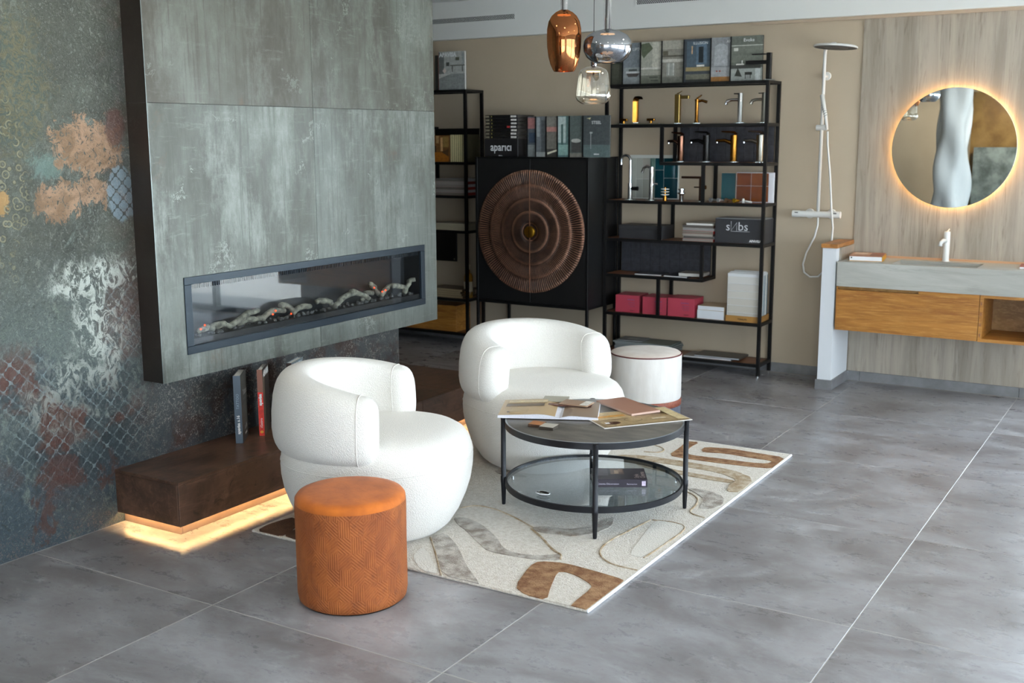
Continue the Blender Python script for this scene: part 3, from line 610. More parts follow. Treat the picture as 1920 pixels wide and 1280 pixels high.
for a in (math.atan2(-.347, .185), math.atan2(-.168, -.36), math.atan2(.187, .351), math.atan2(.34, -.184)):
    c = ((R0+.016)*math.cos(a), (R0+.016)*math.sin(a))
    lg = link('leg', L([(0, -.0015), (.0075, -.0015), (.0085, .004), (.0125, .10), (.0135, .105), (.0135, .13), (.0115, .133), (.0115, .395), (.0125, .398), (.0125, .404), (0, .406)], 16, (c[0], c[1], 0)), M_NAVY, ct, 'auto')
    d = Vector((math.cos(a), math.sin(a), 0))
    link('bracket', T([d*(R0+.004)+Vector((0, 0, .39)), d*(R0+.012)+Vector((0, 0, .39))], .006, 8), M_NAVY, ct); link('bracket', T([d*(R0+.004)+Vector((0, 0, .117)), d*(R0+.012)+Vector((0, 0, .117))], .006, 8), M_NAVY, ct)
    link('glass_clip', L([(0, .1241), (.006, .1241), (.006, .131), (0, .132)], 12, (d.x*.365, d.y*.365, 0)), M_CHROME, ct)
ZT = .0155+.4054
def board(name, label, cat, quad, z, t, col, parts='sheet', pr=None, edge=None, group=None, rough=.4):
    """flat rectangular item: quad=(corner, angle, w, d)"""
    (cx, cy), ang, w, d = quad
    o = thing(name, label, cat, (cx, cy, z), ang, group)
    bm = bmesh.new(); box(bm, 0, w, 0, d, .0003, t, bev=min(.001, t*.25)); link(parts, bm, hexm(edge or col, rough), o)
    if edge: link('face', B(.001, w-.001, .001, d-.001, t-.0002, t+.0004), hexm(col, rough), o)
    if pr: prints(o, pr, (.0015, .0015, t+.0004), (w-.003, 0, 0), (0, d-.003, 0))
    return o
# brochure spread
board('brochure', 'wide glossy open brochure showing a basin interior, overhanging the right table edge', 'brochure', ((-2.098, 4.188), math.radians(52), .43, .26), ZT, .003, '#e6e2dc', 'sheet',
      [(0.01, .02, .99, .98, '#8b7350'), (.02, .5, .5, .97, '#b9a27a'), (.5, .55, .98, .97, '#5f4a2c'), (.05, .05, .95, .42, '#a58f6b'), (.10, .62, .42, .74, '#c08b3e'),
       ([(.16+.09*math.cos(t/12*2*PI), .24+.1*math.sin(t/12*2*PI)) for t in range(12)], '#4e2f1a'), (.08, .22, .13, .3, '#efefef'), ([(.42+.1*math.cos(t/14*2*PI), .33+.13*math.sin(t/14*2*PI)) for t in range(14)], '#6b573a'), ([(.42+.092*math.cos(t/14*2*PI), .33+.12*math.sin(t/14*2*PI)) for t in range(14)], '#a58f6b'),
       (.62, .24, .78, .3, '#d8ccb4'), (.86, .05, .97, .95, '#c9b78f'), (.60, .62, .80, .86, '#3f2c16')])
# open magazine
mg = thing('open_magazine', 'open thick magazine with beige interior pages on the left of the table top', 'magazine', (-2.605, 4.105, ZT+.0036), math.radians(25))
def pageblock(sgn, w, d, h):
    bm = bmesh.new(); n = 14; prof = [(i/n*w, h*(math.sin(min(1, i/n*2.2+.12)*PI/2))*(1-.55*(i/n)) if i else h*.15) for i in range(n+1)]
    a = [[bm.verts.new((.29+sgn*x, y, z+.0008)) for x, z in prof] for y in (0, d)]; b = [[bm.verts.new((.29+sgn*x, y, .0008)) for x, z in prof] for y in (0, d)]
    for i in range(n):
        bm.faces.new((a[0][i], a[0][i+1], a[1][i+1], a[1][i])); bm.faces.new((b[0][i], b[0][i+1], b[1][i+1], b[1][i])); bm.faces.new((a[0][i], a[0][i+1], b[0][i+1], b[0][i])); bm.faces.new((a[1][i], a[1][i+1], b[1][i+1], b[1][i]))
    bm.faces.new((a[0][n], a[1][n], b[1][n], b[0][n])); return bm, prof
for sgn, w in ((-1, .275), (1, .17)):
    bm, prof = pageblock(sgn, w, .30, .024 if sgn < 0 else .018); link('page_block', bm, plain('page_edges', '#e9e9ee', .6, var='#c9c9d4', vscale=120, stretch=(1, 1, 14)), mg, 'auto')
    bm = bmesh.new(); vs = [[bm.verts.new((.29+sgn*x, y, z+.0014)) for x, z in prof[1:]] for y in (.002, .298)]
    for i in range(len(prof)-2): bm.faces.new((vs[0][i], vs[0][i+1], vs[1][i+1], vs[1][i]))
    link('printed_page', bm, hexm('#b79c74' if sgn < 0 else '#8e7a68', .35), mg, 'auto')
link('cover', B(.012, .463, -.002, .302, .0002, .0009), hexm('#e8e8ea', .4), mg)
prints(mg, [(.02, .55, .9, .75, '#5b4632'), (.1, .12, .3, .2, '#4a3020'), (.05, .8, .95, .97, '#cbb994')], (.03, .01, .0135), (.20, 0, .009), (0, .27, 0), 'page_picture')
board('sample_tile', 'square beige sample tile lying on the left page of the open magazine', 'sample', ((-2.565, 4.165), math.radians(22), .10, .10), ZT+.016, .006, '#b09a78')
board('sample_tile', 'pale grey sample card at the back left edge of the table', 'sample', ((-2.545, 4.425), math.radians(22), .12, .11), ZT+.018, .005, '#a9a596', group=None)
board('sample_tile', 'brown and white sample card leaning on the back page of the magazine', 'sample', ((-2.44, 4.40), math.radians(5), .14, .09), ZT+.024, .006, '#9c7f68', pr=[(.72, 0, 1, 1, '#e6e2da')])
board('sample_tile', 'dark red-brown sample strip across the back of the magazine', 'sample', ((-2.52, 4.36), math.radians(20), .24, .035), ZT+.0175, .005, '#5c3527')
board('sample_tile', 'small caramel brown sample chip at the front left table edge', 'sample', ((-2.402, 4.056), math.radians(10), .062, .065), ZT, .012, '#9c5f24', edge='#3a2414')
board('sample_tile', 'small light grey sample chip beside the caramel one at the front', 'sample', ((-2.338, 4.040), math.radians(6), .066, .066), ZT, .014, '#b5b0a6', edge='#3d362e')
board('sample_board', 'dusty pink-brown sample board lying across the brochure', 'sample', ((-2.345, 4.592), math.radians(-31), .30, .155), ZT+.0045, .010, '#a07765', edge='#c9a99a')
# lower shelf book
lb = thing('hardcover_book', 'thick dark purple hardcover with white title on the smoked glass shelf', 'book', (-2.170, 4.222, .0155+.1246), math.radians(30))
link('page_block', B(.002, .237, .004, .166, .004, .032), M_PAPER, lb)
bm = bmesh.new(); box(bm, 0, .24, 0, .17, .0003, .004); box(bm, 0, .24, 0, .17, .032, .036); box(bm, 0, .24, 0, .0035, .004, .032); link('cover', bm, hexm('#2d2530', .4), lb)
prints(lb, [(.35, .45, .6, .95, '#5e4538'), (.42, .5, .5, .8, '#a98a6c'), (.5, .62, .58, .9, '#8a6a55'), (.02, .3, .3, .95, '#3c3442')], (0, 0, .036), (.24, 0, 0), (0, .17, 0))
prints(lb, [(.90, .2, .97, .8, '#d8c8dc')], (0, 0, 0), (.24, 0, 0), (0, 0, .036), 'spine_mark')
text('Cinema', .030, lb, (.232, .015, .0375), (0, 1, 0), (-1, 0, 0), '#c9b7b0', off=.001)
text('Style', .030, lb, (.205, .015, .0375), (0, 1, 0), (-1, 0, 0), '#c9b7b0', off=.001)
text('Cinema Décoration', .012, lb, (.02, 0, .012), (1, 0, 0), (0, 0, 1), '#cfc6d6', off=.001); text('flammarion', .010, lb, (.15, 0, .012), (1, 0, 0), (0, 0, 1), '#cfc6d6', off=.001)
board('booklet', 'thin dark booklet under the purple hardcover on the glass shelf', 'booklet', ((-2.205, 4.285), math.radians(33), .05, .12), .0155+.1243, .002, '#1b1c22')
orn = thing('metal_pebble', 'small mirror-bright oval metal piece lying on the glass shelf', 'ornament', (-2.30, 4.01, .0155+.1246))
link('body', (lambda bm: (lathe(bm, [(0, 0), (.018, .0005), (.030, .006), (.033, .011), (.030, .015), (.016, .020), (0, .021)], 28), [setattr(v.co, 'y', v.co.y*.6) for v in bm.verts], bm)[-1])(bmesh.new()), M_CHROME, orn, True)
link('rim_band', T([(.0325*math.cos(2*PI*k/28), .0195*math.sin(2*PI*k/28), .011) for k in range(28)], .0018, 6, closed=True), hexm('#e8e8ee', .3), orn, True)

# ------------------------------------------------------------------ books on the bench
def book(label, name, loc, rz, w, h, t, cover, spine=None, pr=None, group=None, cat='catalogue', tilt=0, pages='#dedcd6'):
    """upright book; spine at x=0, front cover faces -y, thickness along +y"""
    o = thing(name, label, cat, loc, 0, group, rot=(tilt, 0, rz))
    link('page_block', B(.003, w-.003, .002, t-.002, .003, h-.003), hexm(pages, .7), o)
    bm = bmesh.new(); box(bm, .0018, w, 0, .002, .0003, h); box(bm, .0018, w, t-.002, t, .0003, h); link('cover', bm, hexm(cover, .38), o)
    link('spine', B(0, .0018, 0, t, .0003, h), hexm(spine or cover, .38), o)
    if pr: prints(o, pr, (0, 0, 0), (w, 0, 0), (0, 0, h))
    return o
ZB = .243
hd = lambda deg: math.radians(deg)
# spines face the camera, covers run back towards the wall
b1 = book('slate-blue catalogue standing open-edged, nearest the camera on the bench', 'catalogue', (-3.747, 3.695, ZB), hd(126), .165, .325, .034, '#55565a', '#4d5c6b', [(.0, .0, 1, 1, '#54534f'), (.1, .25, .9, .55, '#5f5e58')], 'catalogues standing on the bench')
text('Tattoo', .040, b1, (.035, 0, .222), (1, 0, 0), (0, 0, 1), '#d9d9d6'); text('concrete', .020, b1, (.035, 0, .198), (1, 0, 0), (0, 0, 1), '#9a9a98'); text('s.16', .036, b1, (.06, 0, .055), (1, 0, 0), (0, 0, 1), '#f0f0f0', bold=.0005)
text('apavisa', .018, b1, (.06, 0, .030), (1, 0, 0), (0, 0, 1), '#f0f0f0', bold=.0012)
SPX, SPY = (0, 0, 1), (0, 1, 0)
text('TATTOO', .018, b1, (0, .024, .165), (0, 0, 1), (0, 1, 0), '#7d93a5', off=.001) if False else None
text('TATTOO', .018, b1, (0, .011, .165), (0, 0, 1), (0, 1, 0), '#8fa3b3', off=.001)
for o_, s_, z_, c_ in ((b1, 'apavisa', .045, '#f2f2f2'), (b1, 's.16', .105, '#e6e6e6')): text(s_, .019, o_, (0, .011, z_), (0, 0, 1), (0, 1, 0), c_, bold=.0008, off=.001)
b2 = book('brown catalogue with bright red spine, second from the camera on the bench', 'catalogue', (-3.757, 3.850, ZB), hd(124), .165, .325, .026, '#4a3b31', '#8c5a48', [(0, 0, 1, 1, '#3f3630'), (0, 0, .28, .88, '#66584a'), (.3, .1, 1, .8, '#2b2420')], 'catalogues standing on the bench')
prints(b2, [(0, 0, 1, .66, '#d22d1c'), ([(.5+.3*math.cos(k/10*2*PI), .06+.022*math.sin(k/10*2*PI)) for k in range(10)], '#e0a02c')], (0, 0, 0), (0, .026, 0), (0, 0, .325), 'spine_band') if False else prints(b2, [(0, 0, 1, .66, '#d22d1c'), ([(.5+.3*math.cos(k/10*2*PI), .06+.022*math.sin(k/10*2*PI)) for k in range(10)], '#e0a02c')], (0, .026, 0), (0, -.026, 0), (0, 0, .325), 'spine_band')
text('APAVISA', .040, b2, (.008, 0, .288), (1, 0, 0), (0, 0, 1), '#f2f2ee', bold=.0022, xs=.9)
text('apavisa', .020, b2, (0, .008, .150), (0, 0, 1), (0, 1, 0), '#ffffff', bold=.001, off=.002); text('iGattro', .016, b2, (0, .008, .04), (0, 0, 1), (0, 1, 0), '#ffffff', off=.002)
b3 = book('dark catalogue half hidden behind the back of the left armchair', 'catalogue', (-3.745, 4.04, ZB), hd(112), .165, .325, .026, '#8b979c', '#3c2f2c', [(0, 0, 1, 1, '#6a757a')], 'catalogues standing on the bench')
text('APAVISA', .040, b3, (.008, 0, .288), (1, 0, 0), (0, 0, 1), '#cfdbe0', bold=.0022, xs=.9)
board('magazine', 'thin magazine lying on the bench beyond the left armchair', 'magazine', ((-3.80, 4.62), math.radians(20), .21, .28), ZB, .009, '#6c6450', edge='#d8d4c8')

# ------------------------------------------------------------------ shelf units
def bar(bm, x0, x1, y0, y1, z0, z1): box(bm, x0, x1, y0, y1, z0, z1)
TK = .022
def rack(name, label, xa, xb, ya, yb, H, levels, posts, glass_levels=()):
    o = thing(name, label, 'shelving', (xa, ya, 0), 0, None)
    lastp = [None]
    def lk(n, x0, x1, y0, y1, z0, z1, m=M_BLACK, bev=0): lastp[0] = link(n, B(x0-xa, x1-xa, y0-ya, y1-ya, z0, z1, bev=bev), m, o)
    for x in (xa, xb-TK):
        for y in (ya, yb-TK):
            lk('post', x, x+TK, y, y+TK, .008, H-TK); link('foot', L([(0, 0), (.007, 0), (.007, .008), (0, .008)], 12, (x+TK/2-xa, y+TK/2-ya, 0)), M_CHROME, lastp[0])
    for z, x0, x1 in levels:      # z is the top surface
        full = z > H-.03
        a = x0 if x0 > xa+.01 else (xa if full else xa+TK); b = x1 if x1 < xb-.01 else (xb if full else xb-TK)
        aa, bb_ = (a, b)
        lk('rail', aa, bb_, ya, ya+TK, z-TK, z-.0005); lk('rail', aa, bb_, yb-TK, yb, z-TK, z-.0005)
        e0 = x0 if x0 > xa+.01 else xa; e1 = x1 if x1 < xb-.01 else xb
        ay, by = (ya+TK, yb-TK)
        lk('side_rail', e0, e0+TK, ay, by, z-TK, z-.0005); lk('side_rail', e1-TK, e1, ay, by, z-TK, z-.0005)
        m = M_BLKLAC if full else M_SHELF
        lk('shelf_board', e0+TK, e1-TK, ay, by, z-.014, z-.0002, m)
    for x, z0, z1 in posts:
        for y in (ya, yb-TK): lk('divider', x, x+TK, y, y+TK, z0, z1)
    return o
SX0, SX1, SY0, SY1 = -3.745, -2.525, 7.425, 7.684
LV = [(.092, SX0, SX1), (.379, SX0, SX1), (.664, SX0, -2.962), (.928, SX0, SX1), (1.206, SX0, SX1), (1.482, -3.308, SX1), (1.748, SX0, SX1), (2.03, SX0, SX1)]
rack('metal_shelving_unit', 'tall black steel open shelving with staggered shelves holding the faucets', SX0, SX1, SY0, SY1, 2.03, LV,
     [(-3.314, .379, .642), (-2.984, .664, .906), (-3.314, .928, 1.184), (-2.990, 1.206, 1.460), (-3.308, 1.482, 1.726)])
LX0, LX1 = -6.15, -4.958
LVL = [(.10, LX0, LX1), (.379, LX0, LX1), (.928, LX0, LX1), (1.206, LX0, LX1), (1.470, LX0, LX1), (1.748, LX0, -5.4), (2.03, LX0, LX1)]
rack('metal_shelving_unit', 'black steel open shelving half hidden beyond the chimney breast', LX0, LX1, SY0, SY1, 2.03, LVL, [(-5.42, 1.206, 1.448), (-5.42, 1.47, 1.726)])

# fanned catalogues on the top shelf
TOP = 2.03
ys = [7.632, 7.613, 7.594, 7.575, 7.556, 7.537, 7.518]
def img(kind):
    return {0: [(0, 0, 1, 1, '#3d4238'), (0, .0, 1, .5, '#4d4f45'), (.05, .55, .9, .9, '#596054')],
     1: [(0, 0, 1, 1, '#7d858b'), (0, 0, 1, .42, '#9aa0a2'), ([(.1, .30), (.18, .20), (.5, .2), (.62, .30)], '#4b4642'), (.1, .28, .62, .33, '#d0d2d2'), (.2, .33, .5, .38, '#4c5452')],
     2: [(0, 0, 1, 1, '#a8a89c'), (.4, .35, .75, .98, '#c4c3b6'), (0, .0, 1, .22, '#777a6e'), (0, .36, .7, .40, '#d5d4cc'), (.3, .15, .6, .19, '#55584f'), (.35, .08, .62, .11, '#55584f'), ([(0, .95), (.28, .98), (.42, .84), (.2, .7), (.1, .62), (.02, .7)], '#555d4c')],
     3: [(0, 0, 1, 1, '#8e8c82'), (0, .80, 1, 1, '#aaa79b'), (0, .62, 1, .66, '#5a584f'), (0, .50, .9, .57, '#c9c7bf'), (.15, .18, .42, .48, '#a2a59f'), (.22, .20, .24, .48, '#dcdcd8'), (.38, .20, .40, .48, '#dcdcd8'), (.02, .66, .2, .76, '#5e5a4c'), (0, 0, 1, .16, '#7d7e76')],
     4: [(0, 0, 1, 1, '#3f464d'), (.08, .35, .98, .95, '#4b5a66'), (.40, .42, .75, .9, '#5c7081'), (.48, .46, .64, .82, '#20262b'), (.05, .27, .97, .36, '#9c8b63'), (.05, .08, .97, .20, '#77766a'), (.05, 0, .97, .08, '#3a3c3b'), (.24, .66, .28, .84, '#c7a27a'), (.42, .37, .68, .41, '#e8e6e0')],
     5: [(0, 0, 1, 1, '#8d9092'), (0, 0, 1, .12, '#9a6d3c'), (0, .12, 1, .34, '#a2a5a7'), ([(.1, .36), (.1, .74)]+[(.32+.22*math.cos(t/8*PI), .74+.12*math.sin(t/8*PI)) for t in range(7, 0, -1)]+[(.54, .74), (.54, .36)], '#a9adb0'), (.16, .23, .22, .26, '#8e4a3a'), (.26, .23, .32, .26, '#8e4a3a')],
     6: [(0, 0, 1, 1, '#5f645c'), (0, .78, 1, .80, '#b9bdb4'), (0, .42, 1, .78, '#6c7168'), (0, 0, 1, .30, '#9da29d'), (0, .28, .95, .36, '#3d3f3b'), ([(.12, .12), (.22, .30), (.36, .10)], '#33352f'), (.16, .36, .42, .39, '#d9d9d2'), (.34, .38, .37, .46, '#e6e6e0'), (.45, .14, .68, .20, '#2e302b'), (.62, .06, .64, .2, '#2e302b'), (.46, .05, .48, .2, '#2e302b'), (.78, .0, .95, .28, '#c5cac8'), (.08, .67, .22, .74, '#cfd0c8')]}[kind]
xs = [-3.765, -3.672, -3.530, -3.364, -3.197, -2.998, -2.855]
cl = ['catalogue with a dark foliage cover, leftmost of the fan on the top shelf', 'catalogue with pale bathtub cover, second from left on the top shelf', 'catalogue showing a tree and stone steps on its cover, on the top shelf', 'catalogue with bar stool kitchen cover, on the top shelf', 'dark blue-grey catalogue with corridor picture, on the top shelf', 'grey catalogue with arched niche and wooden floor, on the top shelf', 'grey-green catalogue with two black chairs, rightmost on the top shelf']
tx = [None, ('UPTO', .085, .243, .030), None, ('WOND', .055, .255, .030), ('ILLUSION', .075, .262, .026), ('AR', .12, .262, .026), ('Evoke', .095, .262, .032)]
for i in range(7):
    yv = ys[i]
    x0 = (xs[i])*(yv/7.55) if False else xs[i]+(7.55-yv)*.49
    b = book(cl[i], 'catalogue', (x0, yv, TOP), hd(0), .232, .300, .014, '#1d1e1f', '#151515', [(.0, 0, .045, 1, '#101112')]+[((.045+.955*a[0], a[1], .045+.955*a[2], a[3], a[4]) if len(a) == 5 else ([(.045+.955*q[0], q[1]) for q in a[0]], a[1])) for a in img(i)], 'fanned catalogues on the top shelf', tilt=0)  # dark left band prints the shadow gap between neighbouring covers
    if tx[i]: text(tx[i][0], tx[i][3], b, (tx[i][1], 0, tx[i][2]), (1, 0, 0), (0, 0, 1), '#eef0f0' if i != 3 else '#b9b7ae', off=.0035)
# cabinet
cb = thing('carved_cabinet', 'black two-door cabinet with a large carved copper sunburst, on slim steel legs', 'cabinet', (-4.245, 7.207, 0))
CX0, CX1, CY0, CY1, CZ0, CZ1 = -.485, .485, 0, .478, .420, 1.514
def cbx(n, *a, m=M_BLKLAC, bev=.001): return link(n, B(*a, bev=bev), m, cb)
cbx('body', CX0+.001, CX1-.001, .019, CY1-.001, CZ0+.001, CZ1-.001)
DOOR = {-1: cbx('door', CX0+.012, -.0015, 0.0, .018, CZ0+.012, CZ1-.012)}; DOOR[1] = cbx('door', .0015, CX1-.012, 0.0, .018, CZ0+.012, CZ1-.012)
for sx in (CX0, CX1-.02):
    for sy in (-.002, CY1-.02):
        cbx('leg', sx-.001 if sx < 0 else sx+.001, sx+.019 if sx < 0 else sx+.021, sy, sy+.020, 0, CZ1+.001, m=M_BLACK)
for a in ((CX0+.02, CX1-.02, -.001, .018, CZ0-.012, CZ0+.010), (CX0+.02, CX1-.02, CY1-.018, CY1, CZ0-.012, CZ0), (CX0, CX0+.02, .019, CY1-.021, CZ0-.012, CZ0), (CX1-.02, CX1, .019, CY1-.021, CZ0-.012, CZ0), (CX0+.02, CX1-.02, -.001, .018, CZ1-.011, CZ1+.001)): cbx('rail', *a, m=M_BLACK)
def m_sun():
    m, nt, p = newmat('carved_copper'); g = G(nt); v = g.coord(); n = g.noise(v, 9, 5, .7); at = nt.nodes.new('ShaderNodeAttribute'); at.attribute_name = 'ridge'
    c = g.mix(g.ramp(n, .35, .65), '#150d09', '#2f1d14'); c = g.mix(g.math('MULTIPLY', at.outputs['Fac'], g.ramp(n, .3, .6, .6, 1.)), c, '#9c7058')  # near-black grooves, paler ridges and rims: relief shading put into the colour
    g.put(p.inputs['Base Color'], c); p.inputs['Metallic'].default_value = .35; p.inputs['Roughness'].default_value = .48; return m
MS = m_sun(); CZ = .966-.0
RG = [0.030, .068, .07, .16, .162, .255, .258, .355, .358, .452, .455]
def sun(side):
    bm = bmesh.new(); lay = bm.verts.layers.float.new('ridge'); nA = 608; rad = []
    zones = [(.038, .066, .003, .002, 0), (.068, .155, .006, .009, .0008), (.158, .248, .005, .009, .0014), (.250, .35, .005, .010, .0028), (.352, .455, .004, .011, .0060)]
    rings = []
    for (ra_, rb_, h0, h1, amp) in zones:
        for q in range(5):
            f = q/4; r = ra_+(rb_-ra_)*f; h = h0+(h1-h0)*math.sin(f*PI*.62)
            if q == 4: h = h1*.97
            rings.append((r, h, amp*(.6+.4*f), q in (4,)))
    rows = []
    for r, h, amp, rim in rings:
        row = []
        for k in range(nA+1):
            a = PI/2+side*PI*k/nA
            w = math.cos(k*2*PI/8)
            hh = h+amp*.5*w; v = bm.verts.new((r*math.cos(a)+(.0012*(-side)), -hh, CZ+r*math.sin(a))); v[lay] = (max(0, w)**1.5)*(1 if amp > .0005 else 0)*min(1, amp/.0022) if not rim else .75
            row.append(v)
        rows.append(row)
    rows.append([bm.verts.new((.458*math.cos(PI/2+side*PI*k/nA)+(.0012*(-side)), 0, CZ+.458*math.sin(PI/2+side*PI*k/nA))) for k in range(nA+1)])
    for a, b in zip(rows, rows[1:]):
        for k in range(nA): bm.faces.new((a[k], a[k+1], b[k+1], b[k]))
    return link('sunburst_carving', bm, MS, DOOR[-side], True)
sun(1); sun(-1)
link('seam_strip', B(-.0011, .0011, -.016, -.0005, CZ-.455, CZ+.455), plain('copper_seam', '#b98a6c', .3, .8), cb)
for s in (-1, 1):
    bm = bmesh.new(); n = 20; pr = [(0, .022), (.034, .022), (.042, .018), (.044, .004)]
    rows = [[bm.verts.new((s*(.0015+r*math.cos(-PI/2+PI*k/n)), -z, CZ+r*math.sin(-PI/2+PI*k/n))) for k in range(n+1)] for r, z in pr]
    for a, b in zip(rows, rows[1:]):
        for k in range(n): bm.faces.new((a[k], a[k+1], b[k+1], b[k]))
    link('knob', bm, plain('worn_gold', '#b98a2c', .35, 1.), DOOR[s], 'auto')
# on top of the cabinet
ZC = 1.5155
bx1 = thing('display_box', 'black display box with white lettering on the left end of the cabinet top', 'box', (-4.712, 7.31, ZC))
link('body', B(0, .300, 0, .26, .0003, .134, bev=.002), hexm('#1c1a1b', .5), bx1)
text('aparıcı', .085, bx1, (.150, 0, .045), (1, 0, 0), (0, 0, 1), '#f2f2f2', bold=.0012, align='CENTER', off=.001, xs=.85)
prints(bx1, [([(.42, .04), (.55, .04), (.52, .08), (.43, .1)], '#d8d8d8')], (0, 0, 0), (.30, 0, 0), (0, 0, .134), 'logo')
zz = ZC+.1345
for k in range(7):
    nm = ['Alaska', 'Dune', 'Essence', 'Magic', 'Neo', 'Vivid', 'Form'][k]
    bl = thing('ring_binder', 'black sample binder, %s in the stack on the display box' % ['lowest', 'second from the bottom', 'third from the bottom', 'middle one', 'third from the top', 'second from the top', 'topmost'][k], 'binder', (-4.705+random.uniform(-.004, .004), 7.315, zz), 0, 'black binders stacked on the cabinet')
    link('spine', B(0, .290, 0, .003, .0003, .0235, bev=.001), hexm('#141313', .4), bl); link('cover', (lambda bm: (box(bm, 0, .29, .003, .25, .0003, .002), box(bm, 0, .29, .003, .25, .0215, .0235), bm)[-1])(bmesh.new()), hexm('#141313', .4), bl)
    link('page_block', B(.004, .287, .0035, .246, .002, .0215), hexm('#35322f', .7), bl)
    prints(bl, [(.015, .25, .13, .75, '#8f8873'), (.19, .3, .22, .7, '#a59a55'), (.79, .2, .96, .8, '#d9d6d0')]+([(.68, .2, .77, .8, '#b33a3a')] if k == 3 else []), (0, 0, 0), (.29, 0, 0), (0, 0, .0235), 'spine_marks')
    zz += .0255
cd = [(-4.343, 'pink and grey catalogue just right of the binder stack on the cabinet', [(0, 0, 1, 1, '#5b6166'), (0, .7, 1, .97, '#a1726f'), (.05, .35, .3, .6, '#3c4a5c'), (0, 0, 1, .3, '#878c8b')], None),
      (-4.270, 'grey catalogue with tall pale strip, on the cabinet', [(0, 0, 1, 1, '#72777a'), (.02, .5, .14, .97, '#9aa0a2'), (.2, .1, .4, .9, '#565b5f'), (0, 0, 1, .12, '#a3a7a6')], None),
      (-4.181, 'taupe catalogue with a pink title band, on the cabinet', [(0, 0, 1, 1, '#77746c'), (0, .62, 1, .74, '#b2827a'), (0, 0, 1, .2, '#4c4a45'), ([(.03, .06), (.4, .14), (.42, .19), (.03, .11)], '#e3ddc9'), (0, .75, 1, .97, '#83817a')], ('VIVE', .10, .20, .025)),
      (-4.085, 'teal and white catalogue with washbasin, on the cabinet', [(0, 0, 1, 1, '#6d8a88'), (0, .35, .3, .98, '#b9c7c4'), (.12, .2, .2, .8, '#4e6b67'), (.02, .05, .4, .3, '#8fb0a9')], None),
      (-3.987, 'grey-green catalogue with stone tub, on the cabinet', [(0, 0, 1, 1, '#5a6461'), (.06, .12, .42, .4, '#4a4b49'), ([(.24+.19*math.cos(k/12*2*PI), .40+.05*math.sin(k/12*2*PI)) for k in range(12)], '#b7b8b2'), (0, 0, 1, .1, '#85837b')], ('WA', .13, .24, .022)),
      (-3.876, 'dark grey steel-themed catalogue at the right end of the cabinet top', [(0, 0, 1, 1, '#4a5052'), (0, 0, 1, .3, '#5c6b6b'), (.27, .2, .29, .6, '#a9adad'), (.24, .57, .34, .61, '#a9adad'), (.40, .06, .60, .09, '#d8dada'), ([(.12, .93), (.28, .95), (.24, .90), (.2, .92)], '#e3d9a8')], ('STEEL', .078, .236, .030))]
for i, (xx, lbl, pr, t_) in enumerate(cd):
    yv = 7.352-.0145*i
    b = book(lbl, 'catalogue', (xx+(7.32-yv)*.58, yv, ZC), 0, .225, .296, .012, '#1c1d1d', '#141414', [(.0, 0, .05, 1, '#101112')]+[((.05+.95*a[0], a[1], .05+.95*a[2], a[3], a[4]) if len(a) == 5 else ([(.05+.95*q[0], q[1]) for q in a[0]], a[1])) for a in pr], 'catalogues standing on the cabinet')  # left band of each cover darkened for the shade between overlapping catalogues
    if t_: text(t_[0], t_[3], b, (t_[1], 0, t_[2]), (1, 0, 0), (0, 0, 1), '#e9ecec', off=.0035, bold=.0004)

